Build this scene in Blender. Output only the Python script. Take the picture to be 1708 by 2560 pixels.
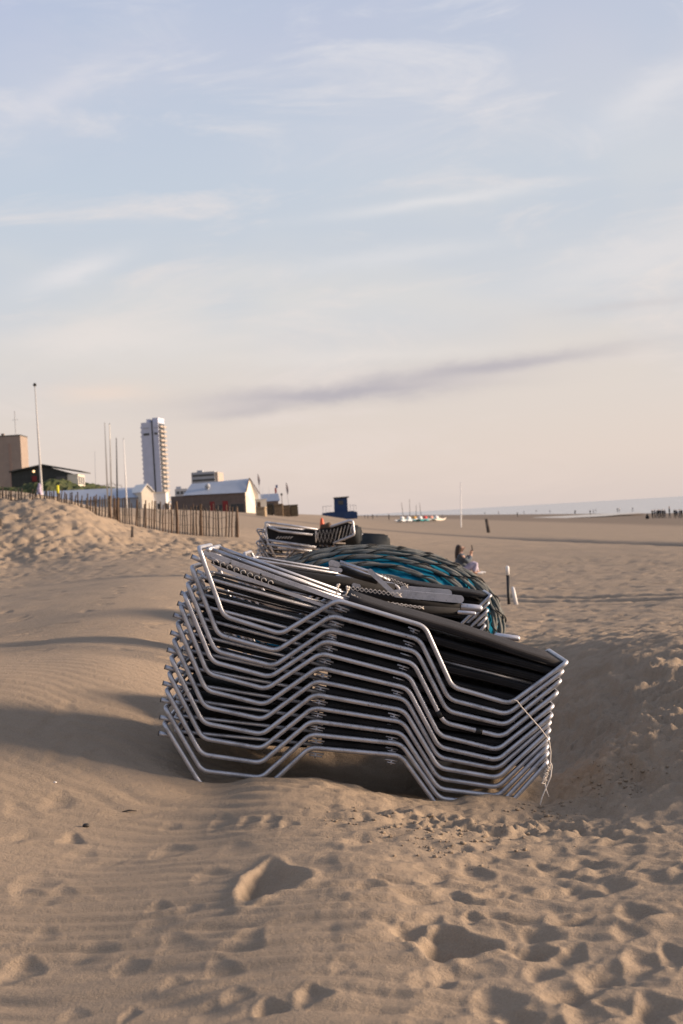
import bpy, bmesh, math, random
import numpy as np
from mathutils import Vector, Matrix
R = math.radians
PI = math.pi
rnd = random.Random(7)
for o in list(bpy.data.objects): bpy.data.objects.remove(o)
scene = bpy.context.scene
COL = scene.collection

# ------------------------------------------------------------------ camera
CAMZ = 1.35
F = 3556.0                      # focal length in pixels of the 1708 x 2560 photograph (50 mm on 36 mm)
PITCH, ROLL = 0.15, 3.3
CM = Matrix.Rotation(R(90 + PITCH), 3, 'X') @ Matrix.Rotation(R(-ROLL), 3, 'Z')
cam_data = bpy.data.cameras.new('camera')
cam_data.sensor_fit = 'VERTICAL'; cam_data.sensor_height = 36; cam_data.sensor_width = 24
cam_data.lens = 50
cam_data.clip_start = 0.1; cam_data.clip_end = 60000
cam_data.dof.use_dof = True
cam_data.dof.focus_distance = 7.05
cam_data.dof.aperture_fstop = 5.0
cam = bpy.data.objects.new('camera', cam_data); COL.objects.link(cam)
cam.matrix_world = Matrix.Translation((0, 0, CAMZ)) @ CM.to_4x4()
scene.camera = cam

# ------------------------------------------------------------------ light
SUN_AZ, SUN_EL = 87.0, 11.5     # clockwise from the view direction (+Y); elevation
world = bpy.data.worlds.new('World'); scene.world = world
world.use_nodes = True
wt = world.node_tree; wt.nodes.clear()
def N(t, kind, **kw):
    n = t.nodes.new(kind)
    for k, v in kw.items():
        if k.startswith('i_'):
            key = k[2:]
            n.inputs[int(key) if key.isdigit() else key.replace('_', ' ')].default_value = v
        else: setattr(n, k, v)
    return n
def mth(t, op, a, b=None, c=None, clamp=False):
    n = t.nodes.new('ShaderNodeMath'); n.operation = op; n.use_clamp = clamp
    for i, v in enumerate((a, b, c)):
        if v is None: continue
        if isinstance(v, (int, float)): n.inputs[i].default_value = v
        else: t.links.new(v, n.inputs[i])
    return n.outputs[0]
def mixc(t, fac, a, b, mode='MIX'):
    n = t.nodes.new('ShaderNodeMix'); n.data_type = 'RGBA'; n.blend_type = mode
    if isinstance(fac, (int, float)): n.inputs[0].default_value = fac
    else: t.links.new(fac, n.inputs[0])
    for s, v in ((6, a), (7, b)):
        if isinstance(v, tuple): n.inputs[s].default_value = (*v[:3], 1)
        else: t.links.new(v, n.inputs[s])
    return n.outputs[2]
def ramp(t, fac, stops, interp='LINEAR'):
    n = t.nodes.new('ShaderNodeValToRGB'); n.color_ramp.interpolation = interp
    e = n.color_ramp.elements
    while len(e) < len(stops): e.new(0.5)
    for i, (p, c) in enumerate(stops):
        e[i].position = p
        e[i].color = (*c, 1) if isinstance(c, tuple) else (c, c, c, 1)
    t.links.new(fac, n.inputs[0])
    return n.outputs[0]
def smooth(t, x, lo, hi):
    n = t.nodes.new('ShaderNodeMapRange'); n.interpolation_type = 'SMOOTHSTEP'
    t.links.new(x, n.inputs[0]); n.inputs[1].default_value = lo; n.inputs[2].default_value = hi
    return n.outputs[0]

EXPOSURE = 1.0
def build_sky():
    t = wt
    sky = N(t, 'ShaderNodeTexSky', sky_type='NISHITA', sun_disc=False)
    sky.sun_elevation = R(SUN_EL); sky.sun_rotation = R(SUN_AZ)
    sky.air_density = 1.0; sky.dust_density = 1.2; sky.ozone_density = 1.5
    tc = N(t, 'ShaderNodeTexCoord')
    sep = N(t, 'ShaderNodeSeparateXYZ'); t.links.new(tc.outputs['Generated'], sep.inputs[0])
    X, Y, Z = sep.outputs
    az = mth(t, 'MULTIPLY', mth(t, 'ARCTAN2', X, Y), 57.2958)      # degrees, 0 = +Y, right positive
    el = mth(t, 'MULTIPLY', mth(t, 'ARCSINE', Z), 57.2958)
    # thin veil of high cloud covering the whole sky, lit low from the right
    K = 10.0 / (2 ** EXPOSURE)
    def c(r, g, b): return (r * K * .1, g * K * .1, b * K * .1)
    e = mth(t, 'DIVIDE', el, 40.0, clamp=True)
    veil = ramp(t, e, [(0.0, (.72, .605, .565)), (.05, (.775, .65, .59)), (.13, (.755, .67, .62)), (.22, (.71, .695, .69)), (.33, (.61, .66, .73)),
                       (.50, (.515, .565, .73)), (.75, (.47, .52, .73)), (1.0, (.36, .44, .66))])
    # lighter and warmer towards the sun's side
    side = smooth(t, az, -16, 22)
    veil = mixc(t, mth(t, 'MULTIPLY', side, .22), veil, (.80, .70, .64))
    # streak coordinates
    def noise(sx, sy, skew, scale, detail, rough, dist, off):
        cx = mth(t, 'ADD', mth(t, 'MULTIPLY', az, sx), mth(t, 'MULTIPLY', el, skew))
        cy = mth(t, 'ADD', mth(t, 'MULTIPLY', el, sy), mth(t, 'MULTIPLY', az, -skew * .35))
        cb = N(t, 'ShaderNodeCombineXYZ'); t.links.new(cx, cb.inputs[0]); t.links.new(cy, cb.inputs[1]); cb.inputs[2].default_value = off
        n = N(t, 'ShaderNodeTexNoise'); n.inputs['Scale'].default_value = scale
        n.inputs['Detail'].default_value = detail; n.inputs['Roughness'].default_value = rough; n.inputs['Distortion'].default_value = dist
        t.links.new(cb.outputs[0], n.inputs['Vector'])
        return n.outputs[0]
    broad = smooth(t, noise(.07, .17, .02, 1.0, 3, .5, .4, 3.3), .42, .64)
    wisp = smooth(t, noise(.11, .42, .07, 1.0, 7, .6, .7, 9.1), .46, .72)
    fine = noise(.55, 1.7, .22, 1.0, 10, .68, .8, 1.7)
    blue = (.49, .575, .71)
    c1 = mixc(t, mth(t, 'MULTIPLY', mth(t, 'MULTIPLY', mth(t, 'SUBTRACT', 1.0, broad), .36), smooth(t, el, 3.0, 9.0)), veil, blue)
    white = ramp(t, e, [(0.0, (.80, .66, .60)), (.2, (.80, .73, .70)), (.5, (.74, .745, .80)), (1.0, (.62, .66, .78))])
    c1 = mixc(t, mth(t, 'MULTIPLY', mth(t, 'MULTIPLY', wisp, mth(t, 'ADD', .30, mth(t, 'MULTIPLY', fine, 1.2))), .98), c1, white)
    # patches of cloud that the photograph shows: (azimuth, elevation, half length, half height, slope, strength, colour)
    wob = mth(t, 'SUBTRACT', noise(.16, .5, .05, 1.0, 5, .6, .4, 5.0), .5)
    wob2 = mth(t, 'SUBTRACT', noise(.45, 1.3, .1, 1.0, 6, .6, .4, 7.0), .5)
    def patch(base, A, E, hl, hh, slope, strength, colr):
        dx = mth(t, 'SUBTRACT', az, A)
        dy = mth(t, 'SUBTRACT', mth(t, 'SUBTRACT', el, E), mth(t, 'MULTIPLY', dx, slope))
        dy = mth(t, 'ADD', dy, mth(t, 'MULTIPLY', wob, hh * 1.7))
        dy = mth(t, 'ADD', dy, mth(t, 'MULTIPLY', wob2, hh * 1.6))
        q = mth(t, 'ADD', mth(t, 'POWER', mth(t, 'ABSOLUTE', mth(t, 'DIVIDE', dx, hl)), 2.0), mth(t, 'POWER', mth(t, 'ABSOLUTE', mth(t, 'DIVIDE', dy, hh)), 2.0))
        m = mth(t, 'MULTIPLY', mth(t, 'EXPONENT', mth(t, 'MULTIPLY', q, -1.0)), strength)
        return mixc(t, m, base, colr)
    mauve = (.50, .455, .495)
    c1 = patch(c1, .2, 4.9, 5.4, .40, .02, 1.0, mauve)
    c1 = patch(c1, 6.4, 5.6, 4.8, .28, .07, .9, mauve)
    c1 = patch(c1, -3.4, 4.4, 2.2, .22, .05, .5, mauve)
    c1 = patch(c1, 12.0, 7.6, 3.0, .18, .03, .35, (.60, .55, .56))
    c1 = patch(c1, 4.4, 12.2, 4.0, .22, .07, .62, (.83, .80, .80))
    c1 = patch(c1, 2.6, 10.2, 4.2, .38, .06, .50, (.80, .77, .77))
    c1 = patch(c1, -10.3, 16.9, 1.9, .5, .42, .55, (.78, .755, .80))
    c1 = patch(c1, -9.2, 7.6, 3.4, .62, -.02, .9, (.83, .75, .71))
    c1 = patch(c1, -10.0, 10.2, 1.8, .45, .30, .85, (.80, .77, .78))
    c1 = patch(c1, -9.3, 5.4, 2.0, .45, -.08, .8, (.86, .70, .61))
    c1 = patch(c1, 13.6, 15.5, 2.6, .8, .35, .60, (.82, .79, .80))
    c1 = patch(c1, 12.4, 9.5, 4.2, .9, .18, .55, (.86, .79, .76))
    c1 = patch(c1, 1.0, 6.4, 6.5, .35, -.02, .40, (.84, .77, .73))
    c1 = patch(c1, -1.0, 8.0, 9.0, 1.3, .03, .35, (.76, .73, .72))
    c1 = patch(c1, -8.5, 17.5, 4.5, 2.2, .3, .35, (.66, .665, .745))
    c1 = patch(c1, 2.5, 15.5, 5.0, 1.6, .25, .30, (.68, .685, .75))
    # clear sky shows through the veil; colours above are display values, scaled to the world's strength
    sc = N(t, 'ShaderNodeVectorMath', operation='SCALE'); t.links.new(c1, sc.inputs[0]); sc.inputs[3].default_value = 10.0 / (2 ** EXPOSURE)
    out = mixc(t, .93, sky.outputs[0], sc.outputs[0])
    bg = N(t, 'ShaderNodeBackground'); bg.inputs[1].default_value = 0.10
    t.links.new(out, bg.inputs[0])
    w = N(t, 'ShaderNodeOutputWorld'); t.links.new(bg.outputs[0], w.inputs[0])
build_sky()
sd = bpy.data.lights.new('sun', 'SUN'); sd.energy = 4.6; sd.angle = R(14.0); sd.color = (1.0, .765, .56)
sun = bpy.data.objects.new('sun', sd); COL.objects.link(sun)
sdir = Vector((math.sin(R(SUN_AZ)) * math.cos(R(SUN_EL)), math.cos(R(SUN_AZ)) * math.cos(R(SUN_EL)), math.sin(R(SUN_EL))))
sun.rotation_euler = sdir.to_track_quat('Z', 'Y').to_euler()
sun.location = (6, 0, 6)
scene.view_settings.view_transform = 'Standard'; scene.view_settings.look = 'None'
scene.view_settings.exposure = EXPOSURE; scene.view_settings.gamma = 1

# ------------------------------------------------------------------ helpers
def at(px, py, Y):
    """point of the world seen at photograph pixel (px, py) at distance Y along the view"""
    d = CM @ Vector((px - 854, -(py - 1280), -F))
    return Vector((0, 0, CAMZ)) + d * (Y / d.y)
def tag(o, label=None, cat=None, group=None, kind=None):
    if label: o['label'] = label
    if cat: o['category'] = cat
    if group: o['group'] = group
    if kind: o['kind'] = kind
    return o
def empty(name, loc, rot=(0, 0, 0)):
    o = bpy.data.objects.new(name, None); COL.objects.link(o)
    o.empty_display_size = .2
    o.location = loc; o.rotation_euler = rot
    return o
def obj(name, bm, m, parent=None, smooth_=False, recalc=True):
    if recalc: bmesh.ops.recalc_face_normals(bm, faces=bm.faces)
    me = bpy.data.meshes.new(name); bm.to_mesh(me); bm.free()
    if smooth_:
        me.polygons.foreach_set('use_smooth', [True] * len(me.polygons))
    for k in (m if isinstance(m, (list, tuple)) else [m]): me.materials.append(k)
    o = bpy.data.objects.new(name, me); COL.objects.link(o)
    if parent: o.parent = parent
    return o
def children(o): return [c for c in bpy.data.objects if c.parent == o]
def copy_tree(o, parent=None):
    c = o.copy(); COL.objects.link(c)
    if parent: c.parent = parent
    for ch in children(o): copy_tree(ch, c)
    return c
def box(bm, x0, x1, y0, y1, z0, z1, mi=0):
    v = [bm.verts.new((x, y, z)) for x in (x0, x1) for y in (y0, y1) for z in (z0, z1)]
    for f in ((0, 1, 3, 2), (4, 6, 7, 5), (0, 4, 5, 1), (2, 3, 7, 6), (0, 2, 6, 4), (1, 5, 7, 3)):
        fc = bm.faces.new([v[i] for i in f]); fc.material_index = mi
    return v
def prism(bm, poly, y0, y1):
    """polygon in x,z extruded along y"""
    a = [bm.verts.new((x, y0, z)) for x, z in poly]; b = [bm.verts.new((x, y1, z)) for x, z in poly]
    bm.faces.new(a); bm.faces.new(b[::-1])
    n = len(poly)
    for i in range(n): bm.faces.new((a[i], b[i], b[(i + 1) % n], a[(i + 1) % n]))
def fillet(pts, rad, n=5, closed=False):
    pts = [Vector(p) for p in pts]; out = []
    L = len(pts)
    for i, p in enumerate(pts):
        if not closed and i in (0, L - 1): out.append(p); continue
        a = pts[i - 1] - p; b = pts[(i + 1) % L] - p
        la, lb = a.length, b.length; a = a / la; b = b / lb
        ang = a.angle(b)
        if abs(PI - ang) < .05: out.append(p); continue
        r_ = rad[i] if isinstance(rad, (list, tuple)) else rad
        d = min(r_ / math.tan(ang / 2), la * .45, lb * .45)
        p0 = p + a * d; p1 = p + b * d
        for k in range(n + 1):
            s = k / n
            out.append(p0 * (1 - s) ** 2 + p * 2 * s * (1 - s) + p1 * s * s)
    return out
def tube(bm, pts, r, seg=10, closed=False, cap=True, mi=0):
    pts = [Vector(p) for p in pts]; n = len(pts); rings = []
    T = []
    for i in range(n):
        if closed: t_ = (pts[(i + 1) % n] - pts[i - 1])
        else: t_ = pts[min(i + 1, n - 1)] - pts[max(i - 1, 0)]
        T.append(t_.normalized())
    up = Vector((0, 0, 1)) if abs(T[0].z) < .9 else Vector((1, 0, 0))
    nrm = (up - T[0] * up.dot(T[0])).normalized()
    for i in range(n):
        if i:
            ax = T[i - 1].cross(T[i])
            if ax.length > 1e-8:
                nrm = Matrix.Rotation(T[i - 1].angle(T[i]), 3, ax.normalized()) @ nrm
            nrm = (nrm - T[i] * nrm.dot(T[i])).normalized()
        bn = T[i].cross(nrm)
        ri = r[i] if isinstance(r, (list, tuple)) else r
        rings.append([bm.verts.new(pts[i] + (nrm * math.cos(2 * PI * k / seg) + bn * math.sin(2 * PI * k / seg)) * ri) for k in range(seg)])
    m = n if closed else n - 1
    off = 0
    if closed:      # best matching start
        off = min(range(seg), key=lambda o_: (rings[0][o_].co - rings[-1][0].co).length)
    for i in range(m):
        A = rings[i]; B = rings[(i + 1) % n]; o_ = off if (closed and i == n - 1) else 0
        for k in range(seg):
            f = bm.faces.new((A[k], A[(k + 1) % seg], B[(k + 1 + o_) % seg], B[(k + o_) % seg])); f.material_index = mi
    if cap and not closed:
        bm.faces.new(rings[0][::-1]).material_index = mi; bm.faces.new(rings[-1]).material_index = mi
def slab(bm, path, y0, y1, th, er=None):
    """soft cloth slab: centre line path in (x,z), from y0 to y1, thick th with rolled edges"""
    er = er or th / 2
    prof = []
    for k in range(7): a = PI / 2 + PI * k / 6; prof.append((y0 + er + math.cos(a) * er, math.sin(a) * er))
    for k in range(7): a = -PI / 2 + PI * k / 6; prof.append((y1 - er + math.cos(a) * er, math.sin(a) * er))
    m = len(prof); rings = []
    for i, (x, z) in enumerate(path):
        x0, z0 = path[max(i - 1, 0)]; x1, z1 = path[min(i + 1, len(path) - 1)]
        t_ = Vector((x1 - x0, z1 - z0)).normalized()
        rings.append([bm.verts.new((x - t_.y * h, y, z + t_.x * h)) for y, h in prof])
    for a, b in zip(rings, rings[1:]):
        for k in range(m): bm.faces.new((a[k], a[(k + 1) % m], b[(k + 1) % m], b[k]))
    bm.faces.new(rings[0][::-1]); bm.faces.new(rings[-1])

# ------------------------------------------------------------------ materials
def mat(name):
    m = bpy.data.materials.new(name); m.use_nodes = True
    t = m.node_tree; b = t.nodes['Principled BSDF']
    return m, t, b
def plain(name, col, rough=.7, metal=0, var=.12, scale=6, bump=0, bscale=60, spec=.3, detail=4):
    """procedural paint / wood / plaster: noise tinted colour with a fine bump"""
    m, t, b = mat(name)
    tc = N(t, 'ShaderNodeTexCoord'); n = N(t, 'ShaderNodeTexNoise'); n.inputs['Scale'].default_value = scale; n.inputs['Detail'].default_value = detail
    t.links.new(tc.outputs['Object'], n.inputs['Vector'])
    lo = tuple(max(0, c * (1 - var)) for c in col); hi = tuple(min(1, c * (1 + var)) for c in col)
    r = ramp(t, n.outputs[0], [(.3, lo), (.7, hi)])
    t.links.new(r, b.inputs['Base Color'])
    b.inputs['Roughness'].default_value = rough; b.inputs['Metallic'].default_value = metal
    b.inputs['Specular IOR Level'].default_value = spec
    if bump:
        n2 = N(t, 'ShaderNodeTexNoise'); n2.inputs['Scale'].default_value = bscale; n2.inputs['Detail'].default_value = 3
        t.links.new(tc.outputs['Object'], n2.inputs['Vector'])
        bp = N(t, 'ShaderNodeBump'); bp.inputs['Strength'].default_value = bump; bp.inputs['Distance'].default_value = .01
        t.links.new(n2.outputs[0], bp.inputs['Height']); t.links.new(bp.outputs[0], b.inputs['Normal'])
    return m

def alu_mat(name='brushed aluminium', c0=(.23, .23, .245), c1=(.45, .45, .48)):
    m, t, b = mat(name)
    tc = N(t, 'ShaderNodeTexCoord'); oi = N(t, 'ShaderNodeObjectInfo')
    add = N(t, 'ShaderNodeVectorMath', operation='ADD'); t.links.new(tc.outputs['Object'], add.inputs[0]); t.links.new(oi.outputs['Location'], add.inputs[1])
    n = N(t, 'ShaderNodeTexNoise'); n.inputs['Scale'].default_value = 9; n.inputs['Detail'].default_value = 6; n.inputs['Roughness'].default_value = .65
    t.links.new(add.outputs[0], n.inputs['Vector'])
    n2 = N(t, 'ShaderNodeTexNoise'); n2.inputs['Scale'].default_value = 160; n2.inputs['Detail'].default_value = 3
    t.links.new(add.outputs[0], n2.inputs['Vector'])
    f = mth(t, 'ADD', mth(t, 'MULTIPLY', n.outputs[0], .7), mth(t, 'MULTIPLY', n2.outputs[0], .3))
    base = ramp(t, f, [(.32, c0), (.52, c1), (.75, tuple(min(1, x * 1.12) for x in c1))])
    # small chips and salt specks
    v = N(t, 'ShaderNodeTexVoronoi'); v.inputs['Scale'].default_value = 22; t.links.new(add.outputs[0], v.inputs['Vector'])
    chip = mth(t, 'LESS_THAN', v.outputs['Distance'], .075)
    base = mixc(t, mth(t, 'MULTIPLY', chip, .75), base, (.12, .10, .09))
    t.links.new(base, b.inputs['Base Color'])
    b.inputs['Metallic'].default_value = .82
    rr = N(t, 'ShaderNodeMapRange'); t.links.new(f, rr.inputs[0]); rr.inputs[1].default_value = .3; rr.inputs[2].default_value = .7; rr.inputs[3].default_value = .58; rr.inputs[4].default_value = .42
    t.links.new(rr.outputs[0], b.inputs['Roughness'])
    bp = N(t, 'ShaderNodeBump'); bp.inputs['Strength'].default_value = .12; bp.inputs['Distance'].default_value = .002
    t.links.new(n2.outputs[0], bp.inputs['Height']); t.links.new(bp.outputs[0], b.inputs['Normal'])
    return m
ALU = alu_mat()
ALU_FLAT = alu_mat('flat aluminium strip', (.30, .30, .315), (.50, .49, .52))
def fabric_mat(name, c0, c1, wscale=420, strength=.35):
    m, t, b = mat(name)
    tc = N(t, 'ShaderNodeTexCoord')
    n = N(t, 'ShaderNodeTexNoise'); n.inputs['Scale'].default_value = 7; n.inputs['Detail'].default_value = 6
    t.links.new(tc.outputs['Object'], n.inputs['Vector'])
    t.links.new(ramp(t, n.outputs[0], [(.35, c0), (.7, c1)]), b.inputs['Base Color'])
    w = N(t, 'ShaderNodeTexWave', wave_type='BANDS', bands_direction='X'); w.inputs['Scale'].default_value = wscale / 6
    w2 = N(t, 'ShaderNodeTexWave', wave_type='BANDS', bands_direction='Y'); w2.inputs['Scale'].default_value = wscale / 6
    for q in (w, w2): t.links.new(tc.outputs['Object'], q.inputs['Vector'])
    h = mth(t, 'ADD', mth(t, 'MULTIPLY', w.outputs['Fac'], w2.outputs['Fac']), mth(t, 'MULTIPLY', n.outputs[0], 2.0))
    bp = N(t, 'ShaderNodeBump'); bp.inputs['Strength'].default_value = strength; bp.inputs['Distance'].default_value = .004
    t.links.new(h, bp.inputs['Height']); t.links.new(bp.outputs[0], b.inputs['Normal'])
    b.inputs['Roughness'].default_value = .82; b.inputs['Specular IOR Level'].default_value = .25
    return m
SLING = fabric_mat('black sling cloth', (.006, .006, .007), (.016, .015, .016))
SLING_DUSTY = fabric_mat('sun faded black sling cloth', (.014, .0125, .013), (.027, .024, .025))
TEAL = fabric_mat('teal canvas', (.003, .085, .15), (.007, .12, .20), 200, .5)
TEAL.node_tree.nodes['Principled BSDF'].inputs['Specular IOR Level'].default_value = .03
PAD = fabric_mat('grey rope padding', (.09, .095, .09), (.19, .19, .175), 300, .6)
BLACKCORD = plain('black cord', (.008, .008, .009), .7)
RUBBER = plain('black rubber', (.012, .012, .013), .6)
CORD = plain('off white cord', (.62, .56, .50), .9, var=.2, scale=80)
WOOD = plain('weathered chestnut', (.075, .060, .050), .9, var=.45, scale=3.0, bump=.4, bscale=30)
WOOD_WARM = plain('brown timber', (.09, .058, .038), .85, var=.35, scale=3, bump=.3)
WHITE = plain('white paint', (.62, .60, .58), .5, var=.08)
BLACKP = plain('black paint', (.015, .015, .016), .5)

# ------------------------------------------------------------------ sand
def hash2(ix, iy, s):
    h = (ix.astype(np.int64) * 374761393 + iy.astype(np.int64) * 668265263 + s * 1442695041) & 0xffffffff
    h = ((h ^ (h >> 13)) * 1274126177) & 0xffffffff
    h = (h ^ (h >> 16)) & 0xffffffff
    return h / 4294967295.0
def vnoise(x, y, s=0):
    ix = np.floor(x); iy = np.floor(y); fx = x - ix; fy = y - iy
    fx = fx * fx * fx * (fx * (fx * 6 - 15) + 10); fy = fy * fy * fy * (fy * (fy * 6 - 15) + 10)
    ix = ix.astype(np.int64); iy = iy.astype(np.int64)
    a = hash2(ix, iy, s); b = hash2(ix + 1, iy, s); c = hash2(ix, iy + 1, s); d = hash2(ix + 1, iy + 1, s)
    return (a + (b - a) * fx) * (1 - fy) + (c + (d - c) * fx) * fy - .5
def fbm(x, y, s=0, o=4, g=.5):
    r = 0; a = 1
    for k in range(o):
        r = r + a * vnoise(x * 2 ** k + 17.3 * k, y * 2 ** k - 9.1 * k, s + k); a *= g
    return r
def sstep(x, a, b):
    t_ = np.clip((x - a) / (b - a), 0, 1); return t_ * t_ * (3 - 2 * t_)
# control heights: (photograph column, distance, height)
CP = [(-900,3.2,.0),(0,3.2,.0),(854,3.2,.02),(1708,3.2,0),(2600,3.2,0),
 (-400,5.4,.15),(0,5.4,.05),(400,5.4,.05),(854,5.2,.07),(1300,5.2,-.02),(1708,5.,.0),(2200,5.2,.0),
 (0,6.2,.14),(450,6.2,.05),(750,6.1,.08),(1050,6.1,.0),(1350,6.1,-.06),(1708,6.1,-.02),
 (-400,7.,.42),(0,7.,.30),(250,7.,.19),(430,7.,.105),(500,6.95,.065),(450,6.4,.085),(600,6.8,.108),(750,6.75,.088),(600,7.04,.10),(720,7.04,.07),(870,7.05,-.03),(1000,7.05,-.08),(1180,7.04,-.095),(900,6.78,.0),(1100,6.8,-.06),(1265,6.85,-.115),(1350,6.9,-.14),(1500,7.,-.03),(1708,7.,.12),(2200,7,.1),
 (650,7.4,-.03),(900,7.4,-.13),(1200,7.4,-.17),
 (-400,8.,.62),(0,8.,.52),(250,8.,.44),(420,8.,.33),(1280,8.3,-.32),(1400,8.3,-.22),(1530,8.5,.0),(1620,8.5,.10),(1708,8.5,.14),(2000,8.5,.14),
 (1250,9.6,-.32),(1340,9.6,-.24),(1480,9.8,.0),(1600,9.8,.17),(1708,9.6,.17),(2200,9.6,.12),
 (1250,11.8,-.2),(1300,7.8,-.2),(1400,7.8,-.06),(1530,7.8,.05),(1650,7.8,.09),(1340,11.8,-.02),(1450,12.4,.14),(1600,11.4,.24),(1708,11.,.27),
 (-400,9.2,.62),(0,9.2,.56),(300,9.,.50),(480,9.3,.36),(0,13.,.47),(300,13.,.53),(450,13.,.44),(620,13.,.2),(760,13.,.0),(1000,13.,-.05),(1708,14,-.0),
 (0,20.,.47),(400,20.,.60),(800,20.,.10),(1275,23.2,-.25),(1300,18.,-.15),(1708,20.,-.12),(2300,20,-.1),
 (-300,33,1.0),(0,34.,.75),(400,34.,.72),(800,34.,-.05),(1150,37.,-.40),(1700,37.,-.40),(2300,37,-.5),
 (-300,42,2.6),(0,42.,2.32),(150,42.,2.27),(250,43.,1.75),(350,45.,1.35),(450,46.,1.05),(600,47.,.80),(700,47.,.5),(850,50.,-.1),(1200,50.,-.45),(1700,50.,-.5),(2300,50,-.7),
 (-300,38,1.9),(0,38,1.55),(150,38,1.45),(300,39,1.0),(450,40,.72),(600,41,.5)]
def tps_fit():
    P = np.array([((p - 854) / F * 6, math.log(y) * 2.5) for p, y, z in CP]); zz = np.array([z for *_, z in CP])
    d2 = ((P[:, None] - P[None]) ** 2).sum(-1); K = .5 * d2 * np.log(d2 + 1e-12); K[d2 < 1e-10] = 0
    n = len(P); A = np.zeros((n + 3, n + 3)); A[:n, :n] = K + np.eye(n) * .01
    A[:n, n] = 1; A[:n, n + 1:] = P; A[n, :n] = 1; A[n + 1:, :n] = P.T
    w = np.linalg.solve(A, np.concatenate([zz, [0, 0, 0]]))
    return P, w
TP, TW = tps_fit()
def h_base(X, Y):
    X = np.asarray(X, float); Y = np.asarray(Y, float)
    Yc = np.clip(Y, 3.2, 60)
    a = np.clip(X / Yc, -.5, .5) * 6; b = np.log(Yc) * 2.5
    z = TW[-3] + TW[-2] * a + TW[-1] * b
    for (px, py), w in zip(TP, TW[:-3]):
        d2 = (a - px) ** 2 + (b - py) ** 2
        z = z + w * .5 * d2 * np.log(d2 + 1e-12)
    far = -.5 + 4.3 * sstep(-X, -14, 30) - .044 * np.clip(X - 12, 0, 45) - .024 * np.clip(X - 57, 0, 400)
    far = np.maximum(far, -6)
    z = z + .42 * np.exp(-((Y - 7.95) / .30) ** 2) * sstep(X, -1.1, -.7) * (1 - sstep(X, .55, .95))  # mound added behind the near stack to keep light out of the hollow below
    z = z + .34 * np.exp(-((X - .74) / .17) ** 2 - ((Y - 7.62) / .38) ** 2)  # bump added under the stack's right end to shade that hollow from the sun
    k = sstep(Y, 48, 70)
    z = z * (1 - k) + far * k
    return z
def h1(x, y): return float(h_base(np.array([x]), np.array([y]))[0])

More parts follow.
